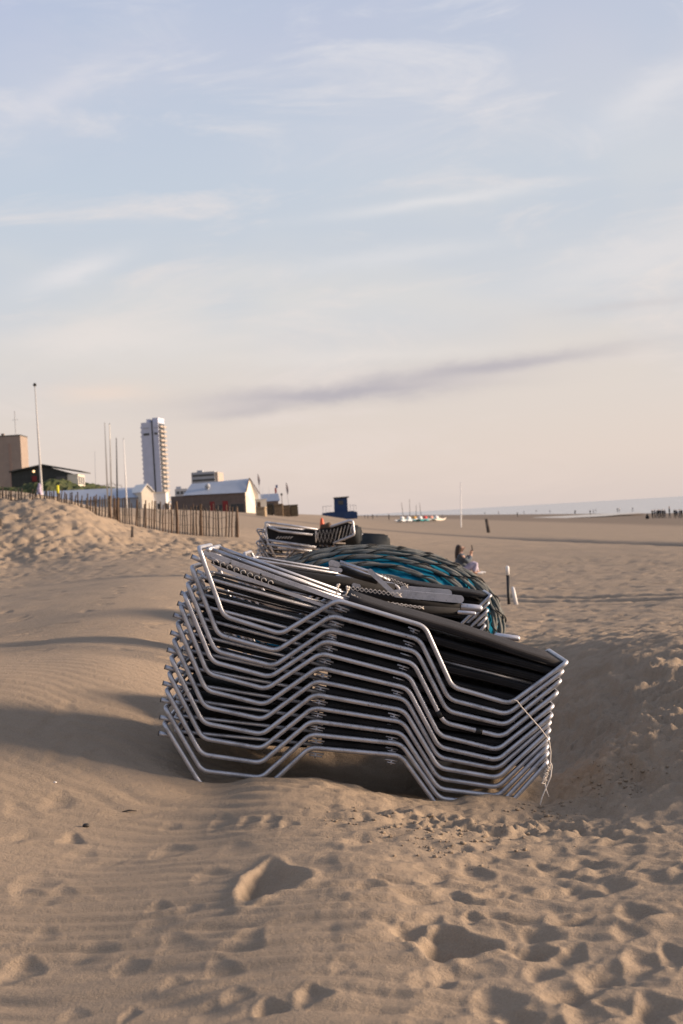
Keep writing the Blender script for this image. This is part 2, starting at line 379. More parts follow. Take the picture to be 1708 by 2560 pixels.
def build_sand():
    ys = list(np.linspace(-14, 2.6, 22)); y = 2.7
    while y < 62: ys.append(y); y *= 1.0030
    while y < 9000: ys.append(y); y *= 1.013
    ys = np.array(ys)
    us = np.arange(-.34, .3401, .0017)
    o = [.34]
    while o[-1] < 9: o.append(o[-1] * 1.07 + .01)
    o = np.array(o[1:]); us = np.concatenate([-o[::-1], us, o])
    W = np.maximum(ys, 2.8)
    X = W[:, None] * us[None]; Y = np.repeat(ys[:, None], len(us), 1)
    Z = h_base(X, Y)
    nearw = 1 - sstep(Y, 30, 60)
    # broad lumps
    Z += fbm(X * 1.1, Y * .8, 11, 3, .45) * .028 * (1 - sstep(Y, 60, 90))
    left = sstep(-X / np.maximum(Y, 3), -.02, .1)             # smooth wind-blown side
    right = 1 - left
    # wind ripples: crests run across the view, bending with the ground
    ph = Y * 1.0 + X * .16 + fbm(X * .9, Y * .9, 3, 3) * .28
    rip = np.sin(ph * 2 * PI / .115) + .35 * np.sin(ph * 2 * PI / .0575 + 1)
    ripm = (.45 + .55 * sstep(fbm(X * .5, Y * .5, 5, 2), -.2, .25)) * (1 - sstep(Y, 12, 20)) * (.2 + .8 * sstep(-X / np.maximum(Y, 3), -.13, .0))
    ripm = ripm * (1 - .9 * np.exp(-(((X + .24) / .26) ** 2 + ((Y - 5.2) / .32) ** 2) ** 2))
    Z += rip * .0050 * ripm
    ph2 = Y * 1.0 + X * .14 + fbm(X * .7, Y * .7, 8, 3) * .55
    Z += (np.sin(ph2 * 2 * PI / .21) + .3 * np.sin(ph2 * 4 * PI / .21 + .9)) * .0042 * (1 - sstep(Y, 7, 9)) * (.4 + .6 * sstep(fbm(X, Y, 21, 2), -.3, .2))
    # trodden sand: hummocks on the right and on the face of the dune
    trod = np.clip(right * (.35 + .65 * sstep(Y, 3.5, 7)), 0, 1) * (1 - sstep(Y, 40, 60))
    dune = sstep(Y, 30, 35) * (1 - sstep(Y, 44, 47)) * sstep(-X, -1, 3)
    hm = fbm(X * 3.2, Y * 2.4, 31, 4, .55)
    Z += hm * .022 * trod
    Z += fbm(X * 7.0, Y * 5.5, 41, 3, .6) * .018 * trod * (1 - sstep(Y, 14, 22))
    Z += fbm(X * 15, Y * 9, 43, 3, .6) * .008 * trod * (1 - sstep(Y, 10, 15))
    Z += fbm(X * 1.7, Y * 1.1, 51, 4, .6) * .09 * dune + fbm(X * 4.5, Y * 2.5, 53, 3, .6) * .07 * dune
    # broken crust: the churned ridge in front of the stack and the bank to its right
    def blob(cx, cy, rx, ry): return np.exp(-(((X - cx) / rx) ** 2 + ((Y - cy) / ry) ** 2))
    crust = blob(.42, 6.25, .42, .22) + blob(.85, 6.2, .35, .22) + blob(1.5, 7.6, .5, .9) * .8 + blob(1.9, 6.6, .5, .5) * .5 + blob(1.2, 6.9, .35, .25) * .6
    crust = np.clip(crust, 0, 1)
    Z += (fbm(X * 13, Y * 9, 61, 4, .62) * .045 - np.abs(fbm(X * 6, Y * 4.5, 65, 3, .5)) * .045 + .008) * crust * nearw
    bank = np.clip(np.exp(-(((X - 1.75) / .75) ** 2 + ((Y - 9.0) / 1.9) ** 2)) * 1.3, 0, 1)
    Z += (fbm(X * 5.5, Y * 3.4, 71, 5, .7) * .075 + np.abs(fbm(X * 9, Y * 5, 75, 3, .6)) * -.03) * bank
    # ditch and wheel tracks
    ln = (Y + 4.1 * X - 112) / 4.22
    Z -= np.exp(-(ln / 1.0) ** 2) * .42 * sstep(Y, 45, 52) * (1 - sstep(Y, 130, 160)) * (.7 + .6 * vnoise(X * .3, Y * .1, 77))
    for off in (0, 1.7):
        ln = (Y - 21.5 - off) + (X - 4.6) * 1.6
        Z -= np.exp(-(ln / .30) ** 2) * .12 * sstep(X, 2.2, 3.0)
    # footprints
    rg = np.random.RandomState(5)
    def stamp(cx, cy, L, Wd, depth, ang, rim=.28, sharp=.35, asym=False):
        Rr = max(L, Wd) * 2.0
        i0, i1 = np.searchsorted(ys, (cy - Rr, cy + Rr)); i0 = max(i0, 0)
        if i1 - i0 < 1: return
        wy = max(cy, 2.8); j0, j1 = np.searchsorted(us, ((cx - Rr) / wy - .02, (cx + Rr) / wy + .02))
        if j1 - j0 < 1: return
        x = X[i0:i1, j0:j1] - cx; yv = Y[i0:i1, j0:j1] - cy
        ca, sa = math.cos(ang), math.sin(ang)
        a = (x * ca + yv * sa) / L; b = (-x * sa + yv * ca) / Wd
        b = b * (1 + .35 * np.sin(a * 2.2))
        wv = 1 + .07 * vnoise(x / L * 2.5 + cx * 7, yv / L * 2.5 + cy * 5, 2)
        q = np.sqrt(a * a + b * b) * wv
        inside = 1 - sstep(q, 1 - sharp, 1 + sharp * .35)
        inside = inside * (np.clip(.62 - .50 * a, .08, 1.1) if asym else np.clip(.85 - .22 * a * math.copysign(1, ca), .4, 1.1))
        Z[i0:i1, j0:j1] += -depth * inside + depth * rim * np.exp(-((q - 1.18) / .22) ** 2)
    SS = 2.5 * 1.006 ** np.arange(580)
    def px_ground(px, py):
        d = CM @ Vector((px - 854, -(py - 1280), -F))
        q = d.x / d.y * SS, SS, CAMZ + d.z / d.y * SS
        k = np.nonzero(q[2] < h_base(q[0], q[1]))[0]
        return (float(q[0][k[0]]), float(SS[k[0]])) if len(k) else None
    # prints one can tell apart in the photograph: column, row, half width px, half height px, depth
    for (px, py, wx, wy_, dep) in ((690,2212,88,36,.13),(1150,2368,105,34,.16),(540,2192,60,16,.03),(435,2130,62,16,.035),(150,2004,40,12,.035),
            (75,2085,40,10,.02),(180,2095,35,10,.025),(95,2215,60,20,.03),(150,2250,45,20,.02),(400,2275,34,12,.025),(480,2278,34,12,.025),(400,2318,60,18,.02),
            (560,2055,35,13,.03),(625,2050,28,9,.02),(680,2045,26,9,.02),(725,2055,26,9,.02),(430,2062,30,8,.02),(60,2430,60,26,.05),(110,2350,40,18,.02),
            (240,2385,60,22,.02),(330,2420,50,16,.03),(440,2460,40,14,.02),(600,2490,44,14,.03),(540,2530,60,20,.02),(790,2490,50,18,.035),(680,2520,45,14,.03),(330,2530,28,10,.03),(190,2530,40,10,.02),
            (920,2110,60,18,.03),(1290,2145,60,14,.03),(1185,2185,55,16,.03),(1460,2245,60,16,.04),(1290,2230,45,14,.03),(1505,2175,40,12,.035),(1545,2225,45,14,.035),
            (1190,2298,36,10,.04),(1430,2310,60,16,.04),(1360,2345,60,24,.03),(1600,2295,60,22,.04),(1580,2345,50,20,.03),(1140,2430,70,20,.03),(1080,2450,60,20,.03),
            (1250,2505,70,30,.04),(1420,2490,80,26,.04),(1360,2440,50,18,.03),(1620,2420,60,26,.04),(1500,2450,60,20,.03),(1650,2530,60,26,.04),(1480,2540,70,26,.04),(1300,2545,60,20,.04),
            (1090,2215,50,12,.02),(930,2225,40,9,.02),(1010,2325,30,8,.02),(860,2420,35,8,.012),(1690,2400,40,30,.04),(1360,2385,40,14,.03),
            (155,1795,32,13,.03),(105,1836,28,10,.025),(165,1888,36,14,.03),(240,1905,36,12,.02),(60,1900,30,8,.015),(235,1855,40,10,.012)):
        g = px_ground(px, py)
        if not g: continue
        gx, gy = g
        hw = wx / F * gy * .92; dist_h = CAMZ - h1(gx, gy)
        hl = wy_ * gy * gy / (dist_h * F) * .95
        stamp(gx, gy, hw, min(max(hl, .05), .3), dep * (.30 if px < 620 else .52 if px > 850 else .60), -.12, .12, .5 if dep > .1 else .75, dep > .1)
    # scattered prints
    def scatter(n, x_of, y0, y1, dens, dep, size=1.0):
        for _ in range(n):
            yy = math.exp(rg.uniform(math.log(y0), math.log(y1)) if dens == 'log' else 0) if dens == 'log' else math.sqrt(rg.uniform(y0 * y0, y1 * y1))
            xx = x_of(yy)
            if -1.0 < xx < 1.25 and 6.6 < yy < 8.4: continue
            s_ = rg.uniform(.75, 1.3) * size
            stamp(xx, yy, .15 * s_, .065 * s_, dep * rg.uniform(.3, 1.0), rg.uniform(0, PI), .15, rg.uniform(.6, .95))
    scatter(420, lambda yy: yy * rg.uniform(.02, .34), 3.4, 8.5, 'area', .017, .68)
    scatter(1000, lambda yy: yy * rg.uniform(.12, .36), 6.5, 16, 'area', .025, .8)
    scatter(2300, lambda yy: yy * rg.uniform(.0, .36), 13, 48, 'area', .035, 1.2)
    scatter(26, lambda yy: yy * rg.uniform(-.3, -.05), 3.4, 6.6, 'area', .010, .8)
    scatter(110, lambda yy: yy * rg.uniform(-.32, -.08), 9.5, 24, 'area', .02, 1.0)
    scatter(900, lambda yy: yy * rg.uniform(-.34, -.02), 26, 36, 'area', .035, 1.2)
    scatter(1500, lambda yy: yy * rg.uniform(-.34, -.06), 34, 44, 'area', .085, 1.1)
    nr, nc = Z.shape
    co = np.stack([X, Y, Z], -1).reshape(-1, 3).astype(np.float32)
    idx = np.arange(nr * nc).reshape(nr, nc)
    q = np.stack([idx[:-1, :-1], idx[:-1, 1:], idx[1:, 1:], idx[1:, :-1]], -1).reshape(-1, 4).astype(np.int32)
    me = bpy.data.meshes.new('sand')
    me.vertices.add(len(co)); me.vertices.foreach_set('co', co.ravel())
    me.loops.add(q.size); me.loops.foreach_set('vertex_index', q.ravel())
    me.polygons.add(len(q)); me.polygons.foreach_set('loop_start', np.arange(0, q.size, 4, dtype=np.int32))
    me.polygons.foreach_set('loop_total', np.full(len(q), 4, np.int32))
    me.polygons.foreach_set('use_smooth', np.ones(len(q), bool))
    me.update(calc_edges=True); me.validate()
    o = bpy.data.objects.new('sand', me); COL.objects.link(o)
    # material
    m, t, b = mat('beach sand')
    tc = N(t, 'ShaderNodeTexCoord'); co_ = tc.outputs['Object']
    def ns(scale, det=5, rough=.6):
        n = N(t, 'ShaderNodeTexNoise'); n.inputs['Scale'].default_value = scale; n.inputs['Detail'].default_value = det; n.inputs['Roughness'].default_value = rough
        t.links.new(co_, n.inputs['Vector']); return n.outputs[0]
    big = ns(.7, 4); mid = ns(6, 6, .65); fine = ns(140, 3, .7); grain = ns(700, 2, .8)
    base = ramp(t, big, [(.3, (.236, .182, .130)), (.7, (.288, .220, .156))])
    base = mixc(t, mth(t, 'MULTIPLY', smooth(t, mid, .50, .72), .32), base, (.19, .152, .112))
    base = mixc(t, mth(t, 'MULTIPLY', smooth(t, fine, .35, .65), .35), base, (.37, .285, .205))
    base = mixc(t, mth(t, 'MULTIPLY', smooth(t, grain, .62, .74), .5), base, (.11, .085, .07))
    sep = N(t, 'ShaderNodeSeparateXYZ'); t.links.new(co_, sep.inputs[0])
    # darker damp sand low on the tide line
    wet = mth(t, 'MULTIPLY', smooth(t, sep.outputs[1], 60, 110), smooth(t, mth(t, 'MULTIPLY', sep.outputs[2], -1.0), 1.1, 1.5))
    lnm = mth(t, 'ABSOLUTE', mth(t, 'DIVIDE', mth(t, 'SUBTRACT', mth(t, 'ADD', sep.outputs[1], mth(t, 'MULTIPLY', sep.outputs[0], 4.1)), 112.0), 4.22))
    ditch_shade = mth(t, 'MULTIPLY', mth(t, 'SUBTRACT', 1.0, smooth(t, lnm, .5, 1.7)), smooth(t, sep.outputs[1], 45, 52))  # shade of the ditch painted into the sand colour as a dark band
    base = mixc(t, mth(t, 'MULTIPLY', ditch_shade, .6), base, (.13, .108, .088))
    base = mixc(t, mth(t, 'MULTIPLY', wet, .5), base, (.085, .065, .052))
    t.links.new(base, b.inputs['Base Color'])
    b.inputs['Roughness'].default_value = .92; b.inputs['Specular IOR Level'].default_value = .15
    h = mth(t, 'ADD', mth(t, 'MULTIPLY', ns(26, 6, .72), .016), mth(t, 'MULTIPLY', fine, .0045))
    h = mth(t, 'ADD', h, mth(t, 'MULTIPLY', grain, .0012))
    bp = N(t, 'ShaderNodeBump'); bp.inputs['Strength'].default_value = .75; bp.inputs['Distance'].default_value = 1.0
    t.links.new(h, bp.inputs['Height']); t.links.new(bp.outputs[0], b.inputs['Normal'])
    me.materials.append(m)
    tag(o, kind='structure')
    return o, px_ground
SAND, px_ground = build_sand()
def ground(x, y):
    return h1(x, y)

# ------------------------------------------------------------------ sea
def build_sea():
    bm = bmesh.new()
    for (x0, x1, y0, y1) in ((55, 30000, -3000, 40000), (-30000, 55, 8900, 40000)):
        v = [bm.verts.new(p) for p in ((x0, y0, -3.4), (x1, y0, -3.4), (x1, y1, -3.4), (x0, y1, -3.4))]; bm.faces.new(v)
    m, t, b = mat('sea water')
    tc = N(t, 'ShaderNodeTexCoord'); mp = N(t, 'ShaderNodeMapping'); mp.inputs['Scale'].default_value = (.12, .03, 1)
    t.links.new(tc.outputs['Object'], mp.inputs[0])
    n = N(t, 'ShaderNodeTexNoise'); n.inputs['Scale'].default_value = 1.2; n.inputs['Detail'].default_value = 6; t.links.new(mp.outputs[0], n.inputs['Vector'])
    t.links.new(ramp(t, n.outputs[0], [(.45, (.24, .25, .27)), (.62, (.33, .33, .34)), (.70, (.6, .6, .6))]), b.inputs['Base Color'])
    b.inputs['Roughness'].default_value = .18; b.inputs['IOR'].default_value = 1.33
    bp = N(t, 'ShaderNodeBump'); bp.inputs['Strength'].default_value = .2; bp.inputs['Distance'].default_value = .3
    t.links.new(n.outputs[0], bp.inputs['Height']); t.links.new(bp.outputs[0], b.inputs['Normal'])
    tag(obj('sea', bm, m), kind='structure')
    # shallow tidal pool left on the flat beach
    bm = bmesh.new(); pts = []
    for k in range(48):
        a = 2 * PI * k / 48; r_ = 1 + .12 * math.sin(3 * a + 1) + .08 * math.sin(7 * a)
        pts.append((64 + 16 * math.cos(a) * r_, 385 + 34 * math.sin(a) * r_))
    zt = sorted(h1(x, y) for x, y in pts)[30] + .05
    bm.faces.new([bm.verts.new((x, y, zt)) for x, y in pts])
    m2, t, b = mat('pool water'); b.inputs['Base Color'].default_value = (.1, .1, .1, 1); b.inputs['Roughness'].default_value = .12
    n = N(t, 'ShaderNodeTexNoise'); n.inputs['Scale'].default_value = .8
    bp = N(t, 'ShaderNodeBump'); bp.inputs['Strength'].default_value = .15; t.links.new(n.outputs[0], bp.inputs['Height']); t.links.new(bp.outputs[0], b.inputs['Normal'])
    tag(obj('tidal_pool', bm, m2), kind='structure')
build_sea()

# ------------------------------------------------------------------ sun loungers
KEY = [  # A head corner, B C left sled, D E middle, F G right sled, H foot corner, top layer first
 ((501,1371),(559,1539),(707,1587),(841,1501),(1063,1565),(1126,1715),(1275,1760),(1414,1655)),
 ((483,1420),(544,1587),(692,1628),(828,1539),(1048,1599),(1117,1743),(1273,1786),(1405,1681)),
 ((471,1464),(534,1624),(687,1668),(818,1574),(1047,1627),(1112,1776),(1264,1812),(1404,1704)),
 ((460,1486),(523,1652),(677,1692),(811,1602),(1037,1657),(1112,1808),(1262,1845),(1391,1731)),
 ((451,1517),(519,1681),(665,1723),(801,1633),(1025,1690),(1098,1838),(1246,1875),(1382,1766)),
 ((443,1559),(521,1728),(662,1759),(798,1668),(1017,1722),(1094,1866),(1244,1900),(1378,1788)),
 ((435,1602),(517,1769),(657,1797),(791,1701),(1014,1750),(1094,1893),(1240,1922),(1375,1806)),
 ((428,1643),(513,1809),(654,1836),(786,1736),(1010,1777),(1094,1920),(1244,1943),(1375,1825)),
 ((421,1685),(509,1847),(655,1870),(783,1769),(1007,1806),(1094,1947),(1244,1966),(1373,1849)),
 ((416,1726),(504,1885),(650,1909),(780,1802),(1003,1834),(1098,1972),(1244,1990),(1371,1866)),
 ((411,1768),(503,1929),(655,1943),(776,1837),(1001,1859),(1108,1998),(1248,2009),(1368,1886)),
 ((410,1809),(498,1965),(648,1982),(775,1868),(1003,1888),(1110,2024),(1250,2040),(1371,1902))]
YN = 7.0
def world2(k): return np.array([[at(x, y, YN).x, at(x, y, YN).z] for x, y in k])
L2 = [world2(k) for k in KEY]
def fit(S, T):   # rigid S -> T
    cs, ct = S.mean(0), T.mean(0); a = S - cs; b = T - ct
    ang = math.atan2((a[:, 0] * b[:, 1] - a[:, 1] * b[:, 0]).sum(), (a * b).sum())
    c, s = math.cos(ang), math.sin(ang); Rm = np.array([[c, -s], [s, c]])
    return ang, Rm, ct - Rm @ cs
ref = L2[0].copy()
for _ in range(4):
    acc = []
    for T in L2:
        ang, Rm, tr = fit(T, ref); acc.append((Rm @ T.T).T + tr)
    ref = np.mean(acc, 0)
ref = ref - ref[0]; th = math.atan2(ref[7][1], ref[7][0])
c_, s_ = math.cos(-th), math.sin(-th); ref = (np.array([[c_, -s_], [s_, c_]]) @ ref.T).T    # local profile: A at 0,0 and H on the x axis
TR = [fit(ref, T) for T in L2]
WID = 0.62; TRAD = 0.0122
PA, PB, PC, PD, PE, PF, PG, PH = [tuple(p) for p in ref]
LEN = PH[0]
def lerp2(a, b, s): return (a[0] + (b[0] - a[0]) * s, a[1] + (b[1] - a[1]) * s)

def make_lounger(seed=0, taped=False):
    root = empty('sun_lounger', (0, 0, 0))
    bm = bmesh.new()
    near = [(x, 0, z) for x, z in ref]; farp = [(x, WID, z) for x, z in ref][::-1]
    path = fillet(near + farp, [.035, .08, .08, .085, .085, .085, .08, .03, .03, .08, .085, .085, .085, .08, .08, .035], 7, closed=True)
    tube(bm, path, TRAD, 12, closed=True)
    obj('leg_frame', bm, ALU, root, True)
    # head section: two rails with a bar across the head end
    bm = bmesh.new()
    zr = -.034
    xe = PD[0] + .055
    pr = fillet([(xe, .034, PD[1] + .012), (.055, .034, zr), (.055, WID - .034, zr), (xe, WID - .034, PD[1] + .012)], .03, 5)
    tube(bm, pr, .0098, 10)
    obj('backrest_frame', bm, ALU, root, True)
    # cloth of the head section hangs a little between its rails
    rs = random.Random(seed)
    bm = bmesh.new()
    sag = .008 + rs.random() * .008
    slab(bm, [(.075 + (PD[0] - .09) * k / 10, zr - .016 - sag * math.sin(PI * k / 10) + (PD[1] + .012 - zr) * k / 10) for k in range(11)], .05, WID - .05, .016)
    obj('backrest_cloth', bm, SLING, root, True)
    # cloth of the seat and foot section wraps its side rails
    bm = bmesh.new()
    pth = []
    for k in range(15):
        s = k / 14; x = PD[0] + .055 + (PH[0] - .012 - PD[0] - .055) * s
        pth.append((x, -.022 - .004 * math.sin(s * 9 + seed)))
    slab(bm, pth, .012, WID - .012, .040)
    sl = obj('seat_cloth', bm, SLING_DUSTY if seed == 0 else SLING, root, True)
    bm = bmesh.new()
    for dz in (-.012, -.034):
        tube(bm, [(x, .0112, z + .022 + dz) for x, z in pth[1:-1]], .0016, 5)
    obj('seam', bm, SLING_DUSTY, sl, True)
    # hinge brackets: flat double bars that stick out beside the frame's peaks
    for (px_, pz_, dx, name, wd) in ((PD[0] - .012, PD[1] - .030, .085, 'hinge_bracket', 1), (PE[0] - .075, PE[1] - .032, .062, 'hinge_bracket', .9)):
        for yy in (.016, WID - .016):
            bm = bmesh.new()
            tube(bm, [(px_, yy, pz_ + .004), (px_ + dx, yy, pz_)], .0052, 8)
            tube(bm, [(px_ + .012, yy, pz_ - .009), (px_ + dx - .008, yy, pz_ - .013)], .0042, 8)
            box(bm, px_ + dx * .45, px_ + dx * .58, yy - .004, yy + .005, pz_ - .020, pz_ + .002)
            obj(name, bm, ALU, root, True)
    # pegs at the head end with black plugs
    for yy in (.026, WID - .026):
        bm = bmesh.new()
        tube(bm, [(-.025, yy, -.052), (.045, yy, -.060)], .0118, 12)
        pg = obj('head_peg', bm, ALU, root, True)
        bm = bmesh.new()
        tube(bm, [(-.0255, yy, -.0519), (-.0235, yy, -.0521)], .0128, 12)
        obj('end_plug', bm, RUBBER, pg, True)
    # bar across beneath the seat
    bm = bmesh.new()
    tube(bm, [(PE[0] - .02, .012, PE[1] - .002), (PE[0] - .02, WID - .012, PE[1] - .002)], .009, 8)
    obj('cross_bar', bm, ALU, root, True)
    if taped:
        for p, q, s in ((PE, PF, .86), (PF, PG, .60)):
            bm = bmesh.new()
            a = lerp2(p, q, s - .055); b = lerp2(p, q, s + .055)
            tube(bm, [(a[0], 0, a[1]), (b[0], 0, b[1])], TRAD + .0012, 12)
            obj('black_tape', bm, RUBBER, root, True)
    return root
# the copies share their mesh data; each takes the place and tilt of its layer
proto = make_lounger(3)
tops = make_lounger(0)
taped_l = make_lounger(4, True)
ORD = ['topmost', 'second', 'third', 'fourth', 'fifth', 'sixth', 'seventh', 'eighth', 'ninth', 'tenth', 'eleventh', 'lowest']
GRP1 = 'sun loungers of the near stack'
loungers = []
for i, (ang, Rm, tr) in enumerate(TR):
    o = tops if i == 0 else taped_l if i == 3 else (proto if i == 1 else copy_tree(proto))
    o.location = (tr[0], YN + rnd.uniform(-.004, .004), tr[1]); o.rotation_euler = (0, -ang, rnd.uniform(-.003, .003))
    if i == 0: lb = 'topmost sun lounger of the near stack, faded black cloth and white knotted cord'
    elif i == 3: lb = 'fourth sun lounger from the top of the near stack, two black tape bands'
    elif i == 11: lb = 'lowest sun lounger of the near stack, its zigzag frame half buried in the sand'
    elif i == 10: lb = 'eleventh sun lounger from the top of the near stack, its feet touching the sand'
    else: lb = '%s sun lounger from the top of the near stack, zigzag aluminium frame and black cloth' % ORD[i]
    tag(o, lb, 'sun lounger', GRP1)
    loungers.append(o)
# what only the top lounger shows: flat strips, lacing hooks, knots
def top_extras(root):
    for yy, dz, x0 in ((.006, -.002, .03), (WID - .006, -.002, .03)):
        bm = bmesh.new()
        prf = [(.028, .0), (PD[0] + .035, -.028), (PD[0] + .062, -.040), (PD[0] + .060, -.050), (PD[0] + .02, -.050), (.028, -.020)]
        prism(bm, [(x, z + dz) for x, z in prf], yy - .006, yy + .006)
        bmesh.ops.bevel(bm, geom=list(bm.edges), offset=.0025, segments=2, affect='EDGES')
        obj('support_strip', bm, ALU_FLAT, root, False)
    bm = bmesh.new()
    prism(bm, [(.075, -.058), (PD[0] - .04, -.082), (PD[0] - .045, -.098), (.12, -.075)], .010, .020)
    obj('ratchet_strip', bm, ALU_FLAT, root)
    bm = bmesh.new()
    tube(bm, [(.05, .10, .006), (PD[0] + .01, .10, -.022)], .010, 10)
    tube(bm, [(.05, WID - .1, .006), (PD[0] + .01, WID - .1, -.022)], .010, 10)
    tube(bm, [(.045, .0, .006), (.045, WID, .006)], .0125, 10)
    obj('folded_rail', bm, ALU, root, True)
    bm = bmesh.new()
    for k in range(9):
        x = .10 + k * .036; z = -.030 - k * .0022
        pts = [(x + .012 * math.cos(a), -.004, z - .012 + .011 * math.sin(a)) for a in [k2 * PI / 5 for k2 in range(0, 8)]]
        tube(bm, pts, .0022, 5)
    obj('lacing_hooks', bm, CORD, root, True)
    bm = bmesh.new()
    rk = random.Random(3)
    for kx in (PD[0] - .012, PD[0] + .03):
        base = Vector((kx, .05, -.018)); top = base + Vector((-.012 + rk.random() * .02, 0, .042))
        tube(bm, [base, (base + top) / 2 + Vector((.006, 0, .004)), top], .004, 6)
        for q in range(7):
            c0 = top + Vector((rk.uniform(-.007, .007), rk.uniform(-.007, .007), rk.uniform(-.006, .008)))
            bmesh.ops.create_icosphere(bm, subdivisions=1, radius=.0065, matrix=Matrix.Translation(c0))
    tube(bm, [(PD[0] + .02, .05, -.014), (PD[0] + .12, .06, -.016)], .0032, 6)
    obj('cord_knots', bm, CORD, root, True)
    bm = bmesh.new()
    for s in (0, .012):
        pts = []
        for k in range(13): pts.append((PD[0] + .06 + k * .017, .07 + (.03 if k % 2 else 0), -.004 - k * .003 + (.008 if (k % 2) ^ (s > 0) else -.006)))
        tube(bm, pts, .0026, 5)
    obj('white_lacing', bm, CORD, root, True)
    bm = bmesh.new()
    for x in (.17, .33, PD[0] + .0):
        bmesh.ops.create_icosphere(bm, subdivisions=2, radius=.006, matrix=Matrix.Translation((x, -.003, -.018 - x * .05)))
    obj('rivets', bm, BLACKP, root, True)
top_extras(tops)
bpy.context.view_layer.update()
inv_ = tops.matrix_world.inverted()
bm = bmesh.new(); tube(bm, [inv_ @ at(1100,1650,YN + .05), inv_ @ at(1335,1710,YN + .05)], .0105, 10)
obj('side_rail', bm, ALU, tops, True)

# cord tied round the foot end of the near stack
def build_cord():
    bm = bmesh.new()
    def P(x, y, Y): return at(x, y, Y)
    main = [P(1279,1762,7.03), P(1278,1753,6.985), P(1284,1749,6.972), P(1294,1753,6.975), P(1303,1766,6.975), P(1330,1797,6.975), P(1352,1822,6.975), P(1368,1844,6.976),
            P(1374,1856,6.978), P(1377,1880,6.985), P(1376,1905,6.99), P(1375,1925,7.0)]
    tube(bm, fillet(main, .02, 3), .0029, 7)
    tube(bm, fillet([P(1372,1912,6.99), P(1377,1906,6.98), P(1380,1915,6.975), P(1377,1942,6.97), P(1366,1968,6.97), P(1356,1992,6.97), P(1351,2010,6.97), P(1351,2032,6.965)], .03, 3), .0032, 7)
    tube(bm, fillet([P(1363,1960,6.98), P(1366,1975,6.975), P(1369,1983,6.975), P(1372,1992,6.975)], .02, 3), .0030, 7)
    tube(bm, [P(1278,1765,7.02), P(1280,1774,7.03)], .0022, 6)
    tube(bm, [P(1284,1792,7.02), P(1288,1815,7.03)], .0022, 6)
    rk = random.Random(12); p = P(1370, 1915, 6.99); pts = [p]
    for k in range(34):
        s = k / 33
        c0 = P(1371 - 12 * s + 7 * math.sin(k * 1.9), 1917 + 42 * s + 7 * math.cos(k * 2.6), 6.99 + .012 * math.sin(k * 1.3))
        pts.append(c0)
    tube(bm, fillet(pts, .01, 2), .0024, 6)
    o = obj('cord', bm, CORD, None, True)
    tag(o, 'off white cord tied round the foot end of the near stack, loose end hanging', 'cord')
build_cord()

# ------------------------------------------------------------------ second stack behind
def place_lounger(src, A, ang, Y, yaw, scale, lb, grp):
    o = copy_tree(src)
    p = at(A[0], A[1], Y); o.location = p; o.rotation_euler = (0, ang, yaw); o.scale = (scale,) * 3
    tag(o, lb, 'sun lounger', grp); return o
Y2 = 10.4
mid_proto = copy_tree(proto)
GRP2 = 'sun loungers of the middle stack'
NM = ['topmost', 'second', 'third', 'fourth', 'fifth', 'sixth', 'seventh', 'eighth', 'ninth', 'tenth']
first = True
for k in range(9):
    xl = 611 - k * 5; yl = 1384 + k * 22
    xr = 1226 - k * 3.5; yr = 1488 + k * 19
    a = at(xl, yl, Y2); b = at(xr, yr, Y2)
    ang = math.atan2(b.z - a.z, b.x - a.x)
    o = mid_proto if first else copy_tree(mid_proto)
    first = False
    o.location = (a.x, Y2 + rnd.uniform(-.02, .02), a.z); o.rotation_euler = (0, -ang, rnd.uniform(-.02, .02))
    s = (b - a).length / LEN; o.scale = (s, s, s)
    lb = ('topmost sun lounger of the middle stack before the teal canvas, backrests folded open' if k == 0 else
          '%s sun lounger from the top of the middle stack in front of the teal canvas' % NM[k])
    tag(o, lb, 'sun lounger', GRP2)
    if k == 0: top2 = o
# loose folded backrests lying on the middle stack: rails, flat arms and rolled cloth
def bar(bm, p, q, r, seg=10):
    p = Vector(p); q = Vector(q); d = (q - p).normalized(); n = 4
    pts = [p]; rad = [r * .35]
    for k in (1, 2): pts.append(p + d * r * (.25 * k + .1)); rad.append(r * (.75 if k == 1 else 1))
    pts.append(q - d * r * .6); rad.append(r); pts.append(q - d * r * .2); rad.append(r * .8); pts.append(q); rad.append(r * .3)
    tube(bm, pts, rad, seg)
def loose(Yd, label, items, name='folded_backrest'):
    root = empty(name, at(items[0][2][0][0], items[0][2][0][1], Yd))
    inv = root.location.copy()
    for nm, m_, pts, r, flat in items:
        bm = bmesh.new()
        P3 = [at(p[0], p[1], Yd + (p[2] if len(p) > 2 else 0)) - inv for p in pts]
        if flat:
            a, b = P3[0], P3[-1]; d = (b - a).normalized(); up = Vector((0, 0, 1)); nn = d.cross(Vector((0, 1, 0))).normalized()
            hh = r; wy = flat
            poly = []
            for k in range(7): an = PI / 2 + PI * k / 6; poly.append(a + d * (hh + math.cos(an) * hh) + nn * math.sin(an) * hh)
            for k in range(7): an = -PI / 2 + PI * k / 6; poly.append(b + d * (-hh + math.cos(an) * hh) + nn * math.sin(an) * hh)
            va = [bm.verts.new(p - Vector((0, wy / 2, 0))) for p in poly]; vb = [bm.verts.new(p + Vector((0, wy / 2, 0))) for p in poly]
            bm.faces.new(va); bm.faces.new(vb[::-1])
            for k in range(len(poly)): bm.faces.new((va[k], vb[k], vb[(k + 1) % len(poly)], va[(k + 1) % len(poly)]))
        elif len(P3) == 2: bar(bm, P3[0], P3[1], r)
        else: tube(bm, fillet(P3, r * 2.2, 4), r, 10)
        obj(nm, bm, m_, root, not flat)
    bpy.context.view_layer.update()
    root.parent = top2; root.matrix_parent_inverse = top2.matrix_world.inverted()
    root['label'] = label
    return root
Yl = 9.6
